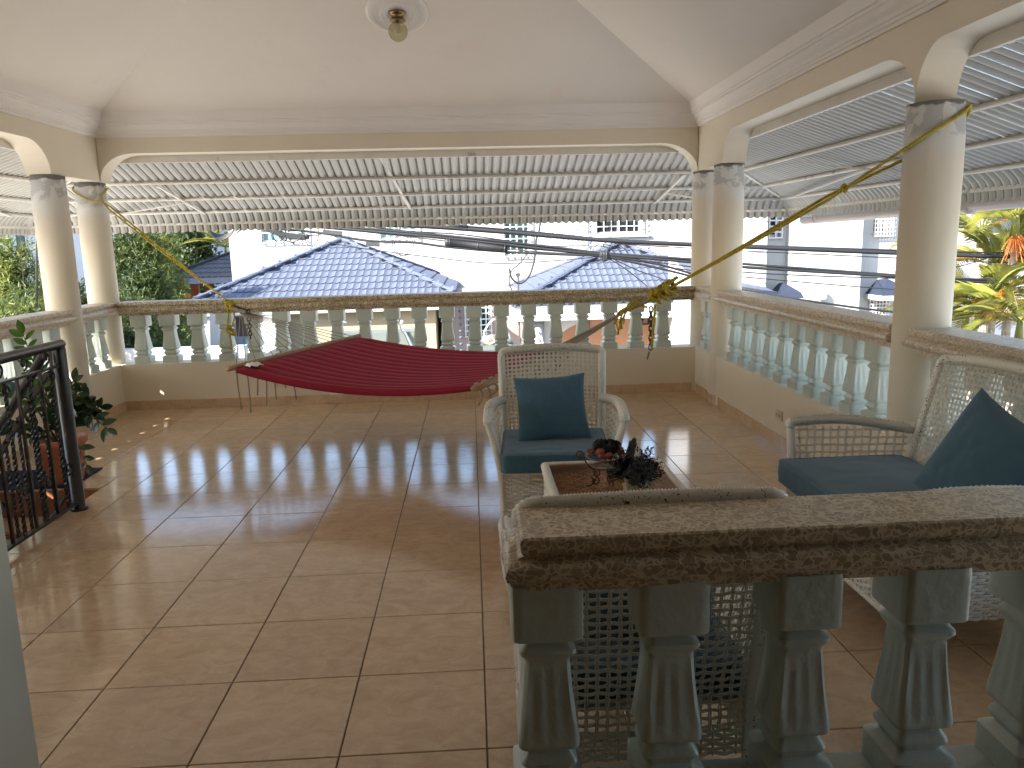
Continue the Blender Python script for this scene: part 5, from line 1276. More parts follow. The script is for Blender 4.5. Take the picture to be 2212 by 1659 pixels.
# eave slab that throws the band of shade at top right
ev = at(1400, 470, 1, MY); MB().box(at(1392, 460, 1, MY).x, at(1480, 460, 1, MY).x, MY-.75, MY, ev.z+.58, ev.z+.72).build('canopy_slab', M['housewhite'], hm_)
def rain_chain(name, label, px, pyt, pyb, Y):
    a = at(px, pyt, 1, Y); b = at(px, pyb, 1, Y); root = empty(name, (a.x, Y, 0)); tag(root, label, 'rain chain', 'cup rain chains on the houses')
    m = MB(); q = 0.030
    for z0 in (0,): m.lathe([(0.012, -.075), (0.030, -.055), (0.052, 0.0), (0.046, 0.0), (0.02, -.055)], n=8)
    m.tube([(0, 0, -.075), (0, 0, -.15)], .006, 4); me = m.mesh('cup'); me.materials.append(M['roofcap'])
    z = a.z
    while z > b.z:
        o = bpy.data.objects.new('cup', me); COL.objects.link(o); o.parent = root; o.location = (0, 0, z); z -= 0.172
    return root
rain_chain('rain_chain', 'rain chain of cups left of the curtained window, high on the white house', 1275, 425, 622, MY-.62)
rain_chain('rain_chain', 'rain chain of cups right of the curtained window, above the right blue roof', 1402, 425, 560, MY-.62)
# ---- roofs
def rooftile_mesh(mat, P=0.182, Lr=0.37):
    m = MB(); n = 6
    def top(u, v):
        x = (u-.5)*P; c = (2*u-1)**2; z = 0.018*c + 0.030*(1-v) + (0.006 if u in (0, 1) else 0)
        y = v*(Lr+.03) - 0.022*(1-c)*(1-v)
        return (x, y, z)
    m.grid(top, n, 3)
    fr = [top(i/n, 0) for i in range(n+1)]
    vs = fr + [(x, y+.004, z-.034) for x, y, z in fr]; m.add(vs, [(i+n+1, i+n+2, i+1, i) for i in range(n)])
    me = m.mesh('roof_tile'); me.materials.append(mat); return me
def hip_roof(name, label, apex, run, slope, mat, capmat, faces, fascia=0.38, P=0.182):
    ax, ay, az = apex; root = empty(name, (ax, ay, 0)); tag(root, label, 'roof')
    ze = az-slope*run; me = rooftile_mesh(mat, P); Lr = 0.37; n_ = math.hypot(1, slope); rows = int(run*n_/Lr)
    deck = MB().add([(-run, -run, ze), (run, -run, ze), (run, run, ze), (-run, run, ze), (0, 0, az-.01)], [(0, 1, 4), (1, 2, 4), (2, 3, 4), (3, 0, 4)]); deck.build('roof_deck', capmat, root)
    for face, single in faces:
        a = {'f': 0, 'r': PI/2, 'b': PI, 'l': -PI/2}[face]
        joined = MB()
        for r_ in range(rows+1):
            dl = r_*Lr/n_; half = run-dl-0.02
            if half < .08: continue
            cnt = int(2*half/P/2)
            for k_ in range(-cnt, cnt+1):
                x = k_*P + (0 if True else 0)
                if abs(x) > half: continue
                y = -run+dl; z = ze+slope*dl+.012
                M4 = Matrix.Rotation(a, 4, 'Z') @ Matrix.Translation((x, y, z)) @ Matrix.Rotation(math.atan(slope), 4, 'X')
                if single:
                    o = bpy.data.objects.new('roof_tile', me); COL.objects.link(o); o.parent = root; o.matrix_local = M4 @ Matrix.Rotation(random.uniform(-.01, .01), 4, 'Z')
                else:
                    o_ = len(joined.v); joined.v += [tuple(M4 @ v.co) for v in me.vertices]; joined.f += [tuple(i+o_ for i in p_.vertices) for p_ in me.polygons]; joined.sm += [True]*len(me.polygons)
        if joined.v:
            o = joined.build('side_tiles', mat, root); o['kind'] = 'stuff'
    for sx, sy in ((-1, -1), (1, -1), (1, 1), (-1, 1)):
        pts = [Vector((sx*run*(1-t), sy*run*(1-t), ze+(az-ze)*t+.035)) for t in [i/24 for i in range(25)]]
        m = MB()
        for i in range(12):
            a_, b_ = pts[2*i], pts[2*i+2]; m.tube([a_, b_+Vector((0, 0, .0))], [.088, .075], 8, True, False)
            m.bar(a_+Vector((0, 0, .03)), b_+Vector((0, 0, .02)), .20, .035)
        m.build('hip_cap', capmat, root)
    fs = MB()
    for (x0, x1, y0, y1) in ((-run, run, -run+.03, -run+.10), (-run, run, run-.10, run-.03), (-run+.03, -run+.10, -run+.10, run-.10), (run-.10, run-.03, -run+.10, run-.10)): fs.box(x0, x1, y0, y1, ze-fascia, ze-.01)
    fs.box(-run+.10, run-.10, -run+.10, run-.10, ze-fascia+.01, ze-fascia+.04)
    fs.build('fascia', M['bluewhite'], root)
    return root, ze
r1, ze1 = hip_roof('hip_roof', 'left blue-grey tiled pyramid roof of the house across the street', (-3.64, 23.0, 1.60), 3.20, 0.44, M['rooftile'], M['roofcap'], (('f', True), ('r', False), ('l', False)))
r2, ze2 = hip_roof('hip_roof', 'right blue-grey tiled pyramid roof crossed by black cables', (4.14, 22.0, 1.31), 3.15, 0.44, M['rooftile'], M['roofcap'], (('f', True), ('l', False), ('r', False)))
# ---- walls under the roofs seen between the balusters
h1 = empty('cream_house', (0, 0, 0)); tag(h1, 'cream ground-floor wing under the left blue roof', 'house')
e1 = 19.8+.35
xa, xb = at(612, 700, 1, e1).x, at(941, 700, 1, e1).x
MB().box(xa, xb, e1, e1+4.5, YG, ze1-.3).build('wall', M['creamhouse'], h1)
xa2 = at(538, 700, 1, e1-.5).x; MB().box(xa2, at(612, 700, 1, e1-.5).x, e1-.5, e1, YG, at(560, 684, 1, e1-.5).z).build('porch_wall', M['housewhite'], h1)
d_ = rect(512, 532, 685, 727, e1+.5); MB().box(d_[0]-.3, xa2-.01, e1+.55, e1+.7, YG, ze1-.35).build('side_wall', M['bluewhite'], h1); MB().box(d_[0], d_[1], e1+.50, e1+.549, d_[2], d_[3]).build('door', M['brown'], h1)
m = MB(); q1_, q2_ = at(450, 664, 1, 16), at(486, 790, 1, 16); z_ = at(455, 670, 1, 16)
tri = [at(452, 666, 1, 16), at(500, 702, 1, 16), at(500, 790, 1, 16), at(456, 790, 1, 16)]
m.add([(p.x, 16, p.z) for p in tri]+[(p.x, 16.2, p.z) for p in tri], [(0, 3, 2, 1), (4, 5, 6, 7), (0, 1, 5, 4), (1, 2, 6, 5), (2, 3, 7, 6), (3, 0, 4, 7)])
tag(m.build('sloping_wall', M['housewhite']), 'white wall with a sloping top edge beside the pool', 'wall')
h2 = empty('pink_house', (0, 0, 0)); tag(h2, 'pinkish ground-floor wall with a barred green window between the two roofs', 'house')
e2 = 21.0; P3 = rect(1008, 1058, 640, 725, e2)
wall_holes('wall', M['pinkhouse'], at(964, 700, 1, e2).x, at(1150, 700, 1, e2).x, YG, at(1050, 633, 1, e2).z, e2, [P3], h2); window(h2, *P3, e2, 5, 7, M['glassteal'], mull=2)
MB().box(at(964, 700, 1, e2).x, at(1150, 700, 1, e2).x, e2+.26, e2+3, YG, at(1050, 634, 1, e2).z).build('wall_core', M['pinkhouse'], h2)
rain_chain('rain_chain', 'rain chain of cups hanging in front of the pinkish wall between the roofs', 993, 655, 765, e2-.7)
rain_chain('rain_chain', 'rain chain of cups beside the white porch column', 1142, 655, 765, e2-2.2)
pc = at(1160, 700, 1, 19.2); col_ = MB().lathe([(0.18, YG), (0.175, 0), (0.17, ze2-.36)], (pc.x, 19.2, 0), 24); tag(col_.build('porch_column', M['housewhite']), 'round white porch column under the right blue roof', 'column')
h3 = empty('peach_house', (0, 0, 0)); tag(h3, 'peach-coloured porch wall with white arches under the right blue roof', 'house')
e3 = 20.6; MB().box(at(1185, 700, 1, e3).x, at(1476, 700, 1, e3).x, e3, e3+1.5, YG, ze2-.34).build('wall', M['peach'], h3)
# white arched fascia in front of the peach wall
ax0, ax1 = at(1150, 700, 1, 19.35).x, at(1495, 700, 1, 19.35).x; m = MB(); za = at(1300, 682, 1, 19.35).z
zt = ze2-.345
def archz(x): 
    t = (x-ax0-.25)/(1.6); 
    return za-.05-.75*max(0, 1-t)**2.2 if t < 1 else za
n_ = 40; vs = []
for i in range(n_+1):
    x = ax0+(ax1-ax0)*i/n_
    for y in (19.35, 19.50): vs += [(x, y, archz(x) if x > ax0+.25 else za-.8), (x, y, zt)]
m.add(vs, [f for i in range(n_) for f in ((4*i, 4*i+4, 4*i+5, 4*i+1), (4*i+2, 4*i+3, 4*i+7, 4*i+6), (4*i, 4*i+2, 4*i+6, 4*i+4))]); m.build('arched_fascia', M['housewhite'], h3)
g_ = rect(1378, 1402, 676, 702, e3-.03); m = MB(); m.box(g_[0], g_[0]+.04, e3-.05, e3-.02, g_[2], g_[3]).box(g_[1]-.04, g_[1], e3-.05, e3-.02, g_[2], g_[3]).box(g_[0]+.04, g_[1]-.04, e3-.05, e3-.02, g_[2], g_[2]+.04)
m.tube(bez([(g_[0]+.15, e3-.04, g_[2]), (g_[0]+.10, e3-.04, g_[2]+.15), (g_[0]+.2, e3-.04, g_[2]+.28), (g_[0]+.12, e3-.04, g_[3])], 6), .010, 5)
for q in range(5): m.lathe([(.001, -.03), (.035, 0), (.001, .04)], (g_[0]+.08+.03*(q % 3)+.02*q, e3-.05, g_[2]+.06+.07*q), 6)
m.build('iron_ornament', M['darkmetal'], h3)
m = MB(); d2 = rect(1268, 1274, 680, 712, e3-.03); m.box(d2[0], d2[1], e3-.06, e3-.02, d2[2], d2[3]); m.build('dark_trim', M['brown'], h3)
# brick pier
bp_ = empty('brick_pier', (0, 0, 0)); tag(bp_, 'red brick pier at the far right end of the far balustrade', 'brick wall')
bx0, bx1 = at(1474, 700, 1, 19.8).x, at(1560, 700, 1, 19.8).x; bz1 = at(1480, 667, 1, 19.8).z; MB().box(bx0, bx1, 19.815, 20.4, YG, bz1).build('mortar_core', M['mortar'], bp_)
bm_ = MB().box(-.118, .118, -.05, .05, -.034, .034).mesh('brick'); bm_.materials.append(M['brick'])
z = YG+.04; r_ = 0
while z < bz1-.03:
    x = bx0+.12-(.125 if r_ % 2 else 0)
    while x < bx1:
        o = bpy.data.objects.new('brick', bm_); COL.objects.link(o); o.parent = bp_; o.location = (x, 19.85+random.uniform(-.004, .004), z); x += .25
    z += .08; r_ += 1
# grill-like grey cabinet with two handles on the cream wall
gc = empty('grill_cabinet', (0, 0, 0)); tag(gc, 'grey-green cabinet with two curved chrome handles against the cream wall', 'cabinet')
g2 = rect(722, 903, 716, 760, 18.2); MB().box(g2[0], g2[1], 18.2, 18.9, YG, g2[3]).build('body', M['greycover'], gc)
a_ = at(716, 724, 1, 18.1); b_ = at(742, 696, 1, 18.1); MB().tube(bez([a_, lerp(a_, b_, .4)+Vector((0, 0, .06)), b_, b_+Vector((.06, 0, -.02))], 6), .035, 7).build('handle', M['steel'], gc)
a_ = at(876, 722, 1, 18.1); b_ = at(870, 692, 1, 18.1); MB().tube(bez([b_, b_+Vector((-.05, 0, -.1)), a_+Vector((-.06, 0, .08)), a_, a_+Vector((.12, 0, -.3))], 6), .035, 7).build('handle', M['steel'], gc)
q3 = at(1085, 733, 1, 17.5); m = MB(); m.tube(bez([(q3.x-.6, 17.5, q3.z-.06), (q3.x-.3, 17.5, q3.z-.02), (q3.x, 17.5, q3.z-.03), (q3.x+.2, 17.5, q3.z+.03)], 8), .13, 10); m.box(q3.x-.8, q3.x+.3, 17.4, 17.7, q3.z-.6, q3.z-.1)
tag(m.build('garden_bench', M['greycover']), 'dark low bench in front of the pinkish wall', 'bench')
m = MB(); q4 = at(1088, 727, 1, 17.3); m.lathe([(.001, -.12), (.11, -.05), (.13, .03), (.06, .10), (.001, .11)], (q4.x-.25, 17.3, q4.z-.05), 10); tag(m.build('brown_bag', M['bark']), 'brown sack lying on the dark bench', 'bag')
m = MB(); pts = bez([at(1059, 745, 1, 17), at(1048, 727, 1, 17), at(1046, 718, 1, 17), at(1056, 700, 1, 17), at(1066, 690, 1, 17)], 6); m.tube(pts, .022, 6); m.tube(bez([at(1046, 738, 1, 17), at(1060, 728, 1, 17), at(1068, 738, 1, 17), at(1052, 742, 1, 17), at(1046, 736, 1, 17)], 6), .02, 6)
tag(m.build('garden_hose', M['pot']), 'coiled cream garden hose in front of the pinkish wall', 'hose')
# thin metal post between roofs
p_ = at(1120, 640, 1, 19.2); MB_ = MB().tube([(p_.x, 19.2, YG), (p_.x, 19.2, at(1118, 590, 1, 19.2).z)], .022, 6).box(p_.x-.05, p_.x+.05, 19.17, 19.23, at(1118, 592, 1, 19.2).z-.06, at(1118, 592, 1, 19.2).z+.02)
tag(MB_.build('meter_post', M['cablegrey']), 'thin grey post standing left of the right blue roof', 'post')
lw = at(1110, 640, 1, 20.9)
# ---- gazebo, pool and left-hand house
gz = empty('gazebo', (0, 0, 0)); tag(gz, 'open gazebo with a charcoal tiled roof on orange wooden posts', 'gazebo')
GX0, GY0, GE = at(350, 600, 1, 28).x, 28.0, 0.48; run = 3.4; sg_ = .42; gx, gy = GX0+run, GY0+run
gt = rooftile_mesh(M['gaztile'], .21)
MB().add([(gx-run, gy-run, GE), (gx+run, gy-run, GE), (gx+run, gy+run, GE), (gx-run, gy+run, GE), (gx, gy, GE+sg_*run)], [(0, 1, 4), (1, 2, 4), (2, 3, 4), (3, 0, 4)]).build('roof_deck', M['gaztile'], gz)
nn_ = math.hypot(1, sg_)
for r_ in range(9):
    dl = r_*.37/nn_; half = run-dl
    for k_ in range(-17, 8):
        x = k_*.21
        if abs(x) > half-.05 or gx+x > -7.6: continue
        o = bpy.data.objects.new('roof_tile', gt); COL.objects.link(o); o.parent = gz; o.matrix_local = Matrix.Translation((gx+x, gy-run+dl, GE+sg_*dl+.012)) @ Matrix.Rotation(math.atan(sg_), 4, 'X')
MB().box(gx-run, gx+run, gy-run-.05, gy-run+.03, GE-.20, GE+.0).box(gx-run-.03, gx-run+.05, gy-run+.03, gy+run, GE-.20, GE).build('gutter', M['roofcap'], gz)
for s_ in (-1, 1): MB().bar((gx-run, gy-run, GE+.05), (gx, gy, GE+sg_*run+.05), .2, .08).build('hip_cap', M['gaztile'], gz)
for pxl, Yp, wd in ((389, 28.4, .24), (424, 30.5, .26), (452, 30.6, .22)):
    a = at(pxl, 640, 1, Yp); MB().box(a.x-wd/2, a.x+wd/2, Yp-.1, Yp+.1, TG-.0, GE-.02).build('post', M['orangewood'], gz)
a = at(404, 640, 1, 28.4); pn = rect(392, 411, 633, 656, 28.5); MB().box(pn[0], pn[1], 28.5, 28.6, pn[2]-.4, pn[3]).build('wood_panel', M['orangewood'], gz)
MB().box(gx-run+1.0, gx+run, 31.5, 31.6, TG, GE-.2).build('back_screen', M['darkneedle'], gz)
pool = rect(385, 470, 735, 748, 24); ps = MB().grid(lambda u, v: (-9.5+4.3*u, 19.6+2.4*v, TG+.02), 2, 2); struct(ps.build('pool_water', M['poolwater']))
cg = MB().box(-10.1, -4.9, 22.0, 22.4, TG, TG+.10).box(-10.1, -9.5, 19.2, 22.0, TG, TG+.1); struct(cg.build('pool_coping', M['housewhite']))
MB().box(-10.1, -4.9, 22.4, 28, TG, TG+.06).build('pool_deck', M['yard'])['kind'] = 'structure'
MB().box(-9.0, -6.8, 22.5, 22.6, TG+.10, TG+.45).build('pool_wall', M['housewhite'])['kind'] = 'structure'
# left house: faces away from the sun, so it stays in cool shade
def rot_house(name, label, origin, ang, length, height, holes, mat):
    root = empty(name, origin, ang); tag(root, label, 'house')
    wall_holes('wall', mat, 0, length, 0, height, 0, [h[:4] for h in holes], root)
    MB().box(0, length, .24, 4, 0, height-.01).build('wall_core', mat, root)
    return root
ang = R(50); dxy = Vector((math.cos(ang), math.sin(ang)))
def along(px, p0, d2):      # position along a slanted wall line where picture column px meets it
    r_ = at(px, 520, 1, 20); k_ = (r_.x)/20.0
    return (k_*p0[1]-p0[0])/(d2[0]-k_*d2[1])
O1 = (-20.9, 15.0)
def zz(py, s_, O_): return at(300, py, 1, O_[1]+s_*dxy[1]).z-YG
wA = (along(34, O1, dxy), along(62, O1, dxy)); wB = (along(226, O1, dxy), along(262, O1, dxy)); wC = (along(266, O1, dxy), along(300, O1, dxy))
hA = (*wA, zz(560, wA[0], O1), zz(470, wA[0], O1)); hB = (*wB, zz(578, wB[0], O1), zz(440, wB[0], O1))
endw = along(345, O1, dxy)
LH = rot_house('shaded_house', 'cool white house in shade behind the trees at the left', (O1[0], O1[1], YG), ang, endw, 7.7, [hA, hB], M['bluewhite'])
window(LH, *hA, 0, 0, 0, M['glassteal'], mull=1); window(LH, *hB, 0, 0, 0, M['glassdark'], mull=3)
gr = MB(); zb_, zt_ = zz(552, wC[0], O1), zz(440, wC[0], O1); nb = 8; stp = (wC[1]-wC[0])/nb
for i in range(nb+1): gr.box(wC[0]+i*stp-.016, wC[0]+i*stp+.016, -.03, -.002, zb_, zt_)
z = zb_
while z < zt_: gr.box(wC[0], wC[1], -.031, -.001, z, z+.05); z += .16
MB().box(wC[0], wC[1], -.0015, 0.0, zb_, zt_).build('vent_backing', M['glassdark'], LH); gr.build('vent_block_screen', M['housewhite'], LH)
O2 = (-15.0, 33.6); wD = (along(438, O2, dxy), along(446, O2, dxy)); wE = (along(451, O2, dxy), along(459, O2, dxy))
hD = (*wD, zz(510, wD[0], O2), zz(494, wD[0], O2)); hE = (*wE, zz(510, wE[0], O2), zz(494, wE[0], O2))
LH2 = rot_house('shaded_house', 'far white house with two small dark windows left of the big white house', (O2[0], O2[1], YG), ang, 7.5, 8.5, [hD, hE], M['bluewhite'])
window(LH2, *hD, 0, 0, 0, M['glassdark'], mull=1); window(LH2, *hE, 0, 0, 0, M['glassdark'], mull=1)

# ---- right-hand white house
rb = empty('bay_house', (0, 0, 0)); tag(rb, 'white house at the right with a projecting sunlit bay and navy window canopies', 'house')
RY = 16.0; RR = 16.4
bxa, bxb = at(1713, 540, 1, RY).x, at(1862, 540, 1, RY).x
MB().box(bxa, bxb, RY, RR+.1, -3.3, 4.2).build('bay', M['housewhite'], rb)
Wa = rect(1661, 1687, 453, 512, RR); Wb = rect(1886, 1926, 430, 508, RR); Wc = rect(1874, 1914, 642, 700, RR); Wd = rect(1668, 1700, 648, 690, RR)
wall_holes('wall', M['housewhite'], 4.9, 9.2, -3.3, 4.2, RR, [Wa, Wb, Wc, Wd], rb); MB().box(4.9, 9.2, RR+.25, RR+3, -3.3, 4.19).build('wall_core', M['housewhite'], rb)
window(rb, *Wa, RR, 2, 5, M['glassdark'], mull=1, curtain=True, off=.06); window(rb, *Wb, RR, 6, 9, M['glassdark'], mull=2, curtain=True, bw_=.02); window(rb, *Wc, RR, 6, 8, M['curtain'], mull=2, bw_=.02); window(rb, *Wd, RR, 3, 2, M['glassdark'], mull=1)
pq = at(1613, 540, 1, 15.8).x, at(1655, 540, 1, 15.8).x
pm = MB(); pm.box(pq[0], pq[1], 15.8, RR+.1, -3.3, 4.2); pm.build('corner_pier', M['housewhite'], rb)
for k_ in range(10):
    z = -2.6+k_*.62; MB().box(pq[0]+.02, pq[1]+.012, 15.788, 15.8, z, z+.585).build('pier_block', M['housewhite'], rb)
MB().box(at(1560, 540, 1, 16.2).x, pq[0]-.002, 16.2, RR+.1, -3.3, 4.2).build('left_wall', M['housewhite'], rb)
def canopy(pxl, pxr, pyt, pyb, Y, nm='window_canopy'):
    a, b, c, d = rect(pxl, pxr, pyt, pyb, Y); dp = .75; m = MB()
    h = d-c; mx_ = (a+b)/2
    m.add([(a, Y-dp, c), (b, Y-dp, c), (b, Y-.001, c), (a, Y-.001, c), (a+.05, Y-dp+.05, c+h*.45), (b-.05, Y-dp+.05, c+h*.45), (a+.25, Y-.001, d), (b-.25, Y-.001, d), (mx_, Y-.30, d+.04)],
          [(3, 2, 1, 0), (0, 1, 5, 4), (4, 5, 8), (4, 8, 6), (5, 7, 8), (0, 4, 6, 3), (1, 2, 7, 5), (6, 8, 7)])
    o = m.build(nm, M['navy'], rb, recalc=True); MB().box(a-.02, b+.02, Y-dp-.02, Y-.002, c-.10, c-.004).build('canopy_edge', M['bluewhite'], rb)
canopy(1655, 1706, 612, 640, RR); canopy(1868, 1930, 603, 634, RR)
sp = empty('low_roof', (0, 0, 0)); tag(sp, 'low navy sheet roof edge left of the right-hand white house', 'roof')
a = at(1604, 606, 1, 15.5); b = at(1662, 630, 1, 15.5); MB().add([(a.x-1, 15.2, a.z+.05), (b.x, 15.2, b.z+.02), (b.x, 17.3, b.z+.25), (a.x-1, 17.3, a.z+.45)], [(0, 1, 2, 3)]).build('sheet', M['roofcap'], sp); MB().bar((a.x-1, 15.15, a.z-.16), (b.x, 15.15, b.z-.02), .08, .10).build('edge', M['navy'], sp)
fx = at(1773, 640, 1, RY); wlgt = MB().lathe([(.001, 0), (.07, 0), (.085, .02), (.085, .16), (.06, .19), (.001, .19)], (fx.x, RY-.10, fx.z-.06), 14).box(fx.x-.06, fx.x+.06, RY-.1, RY-.002, fx.z-.02, fx.z+.08)
tag(wlgt.build('wall_light', M['pot']), 'small cream wall light on the sunlit white bay', 'lamp')
# far right: house, wall and fence behind the palms
fr = empty('grey_house', (0, 0, 0)); tag(fr, 'grey and white house behind the palm fronds at the far right', 'house')
MB().box(14.5, 17.6, 21.0, 30, -3.3, at(2060, 600, 1, 21).z).build('grey_wing', M['bluewhite'], fr); MB().box(17.6, 48, 24, 30, -3.3, 5.5).build('white_wall', M['housewhite'], fr)
MB().box(11.3, 14.5, 21.5, 26, -3.3, 5).build('side_wall', M['housewhite'], fr)
fn = empty('white_fence', (0, 0, 0)); tag(fn, 'white metal fence low behind the palms', 'fence')
for z in (-1.9, -1.1): MB().bar((9.0, 15.5, z), (20, 15.5, z), .05, .05).build('rail', M['whitemetal'], fn)
fp = MB().box(-.02, .02, -.02, .02, -3.3, -.9).mesh('picket'); fp.materials.append(M['whitemetal'])
for k_ in range(36):
    o = bpy.data.objects.new('picket', fp); COL.objects.link(o); o.parent = fn; o.location = (9.0+k_*.3, 15.5, 0)

# ---- trees
def needle_tree(name, label, x, y, zb, zt, rad, n, mat, L=.12, w_=.020, sd=0, shape=1.0, group='feathery trees beyond the balustrade', per=7):
    root = empty(name, (x, y, zb)); tag(root, label, 'tree', group); rnd = random.Random(sd); H = zt-zb
    tr = MB(); tr.tube([(0, 0, -.1), (.04, .02, H*.4), (-.03, .03, H*.85)], [.07, .05, .015], 7)
    br_ = []
    for k_ in range(46):
        t = rnd.uniform(.06, .97); a = rnd.uniform(0, 2*PI); R0 = rad*(math.sin(PI*min(1, (t*.80+.14)))**.7)*(1-.25*t)*rnd.uniform(.65, 1.12)*shape
        z0 = H*t*.9; tip = Vector((R0*math.cos(a), R0*math.sin(a), min(H, z0+R0*rnd.uniform(.35, .9)))); b0 = Vector((0, 0, z0)); br_.append((b0, tip)); tr.tube([b0, lerp(b0, tip, .5)-Vector((0, 0, .03)), tip], [.018, .011, .004], 4)
    br_.append((Vector((0, 0, H*.7)), Vector((0, 0, H))))
    tr.build('trunk', M['bark'], root)
    m = MB(); V, F = m.v, m.f
    for k_ in range(n):
        b0, tip = br_[rnd.randrange(len(br_))]; t = rnd.uniform(.12, 1.04); s_ = .16*rad*(1.2-.5*t)+.05
        c = lerp(b0, tip, t)+Vector((rnd.gauss(0, s_), rnd.gauss(0, s_), rnd.gauss(0, s_*1.2)))
        ax = ((tip-b0).normalized()+Vector((rnd.uniform(-.7, .7), rnd.uniform(-.7, .7), rnd.uniform(-.1, .9)))).normalized()
        for q in range(per):
            p0 = c+ax*(q/per*L*1.1); d = (ax*.55+Vector((rnd.uniform(-1, 1), rnd.uniform(-1, 1), rnd.uniform(-.7, 1)))).normalized(); s2 = d.cross(Vector((rnd.uniform(-1, 1), rnd.uniform(-1, 1), rnd.uniform(-1, 1)))).normalized()*w_*.5
            l_ = L*rnd.uniform(.5, 1); o_ = len(V); V += [tuple(p0-s2*.5), tuple(p0+s2*.5), tuple(p0+d*l_*.55+s2), tuple(p0+d*l_), tuple(p0+d*l_*.55-s2)]; F.append((o_, o_+1, o_+2, o_+3, o_+4))
    m.sm = [False]*len(m.f); m.build('crown', mat, root); return root
def px_tree(px, pyt, Y, **kw):
    p = at(px, pyt, 1, Y); return needle_tree(x=p.x, y=Y, zt=p.z, **kw)
px_tree(5, 515, 13.0, name='conifer_tree', label='sunlit feathery tree at the left edge of the picture', zb=-1.3, rad=.55, n=3600, mat=M['needle2'], sd=1)
px_tree(-75, 470, 15.0, name='conifer_tree', label='feathery tree cut off by the left picture edge', zb=-1.3, rad=.8, n=2400, mat=M['needle'], sd=2)
px_tree(112, 575, 14.5, name='conifer_tree', label='narrow feathery tree between the left edge and the left column', zb=-1.3, rad=.50, n=3300, mat=M['needle2'], sd=3)
px_tree(35, 640, 12.0, name='shrub', label='yellowish shrub low at the left edge behind the balustrade', zb=-1.3, rad=.55, n=2500, mat=M['needle2'], sd=13)
px_tree(292, 484, 16.0, name='conifer_tree', label='tallest feathery tree just right of the left columns', zb=-1.3, rad=.55, n=5200, mat=M['needle'], sd=4)
px_tree(316, 575, 15.6, name='conifer_tree', label='lower bushy tree in front of the tallest feathery tree', zb=-1.3, rad=.44, n=4200, mat=M['needle'], sd=5)
px_tree(352, 480, 19.0, name='conifer_tree', label='pale slender tree behind the rope, left of the gazebo', zb=-1.3, rad=.34, n=2200, mat=M['needle2'], sd=6)
px_tree(388, 505, 34.0, name='broadleaf_tree', label='sparse dark tree right of the pale slender tree, above the gazebo eave', zb=-1.0, rad=1.1, n=1500, mat=M['darkneedle'], sd=7, L=.2, w_=.07)
px_tree(418, 488, 33.6, name='broadleaf_tree', label='thin dark tree rising behind the gazebo roof', zb=-1.0, rad=.8, n=1100, mat=M['darkneedle'], sd=8, L=.2, w_=.07)
px_tree(366, 668, 20.0, name='shrub', label='dark green shrub standing in front of the gazebo posts', zb=-1.0, rad=.5, n=2600, mat=M['darkneedle'], sd=9, L=.13, w_=.035)
px_tree(262, 655, 14.6, name='shrub', label='low shrub seen through the far balusters at the left', zb=-1.2, rad=.6, n=2500, mat=M['needle'], sd=10)

def frond_mesh(L, mat, droop=.55, n=36, w_=.017, ll=.40, sd=0):
    rnd = random.Random(sd); m = MB(); pts = []
    for i in range(n+1):
        t = i/n; pts.append(Vector((L*(t-.10*t*t), 0, L*(.42*t-droop*t*t))))
    m.tube(pts[::3]+[pts[-1]], [.012*max(.2, 1-.8*i/12) for i in range(len(pts[::3])+1)], 4, False)
    for i in range(4, n+1):
        t = i/n; p = pts[i]; d = (pts[i]-pts[i-1]).normalized(); l_ = ll*math.sin(PI*(.12+.85*t))**.6*rnd.uniform(.9, 1.05)
        for s_ in (-1, 1):
            e = (d*.75+Vector((0, s_, 0))*.80+Vector((0, 0, .30-.15*rnd.random()))).normalized(); nn = Vector((0, 0, 1)).cross(e).normalized()*w_/2
            m.add([p-nn*.4, p+nn*.4, p+e*l_*.5+nn-Vector((0, 0, .01)), p+e*l_-Vector((0, 0, l_*.22)), p+e*l_*.5-nn-Vector((0, 0, .01))], [(0, 1, 2, 3, 4)])
    me = m.mesh('frond'); me.materials.append(mat); return me
FR = [frond_mesh(1.9, M['palmleaf'], .50, sd=1), frond_mesh(1.7, M['palmleaf'], .30, sd=2), frond_mesh(1.6, M['palmyellow'], .70, sd=3), frond_mesh(1.5, M['palmleaf'], .62, sd=4)]
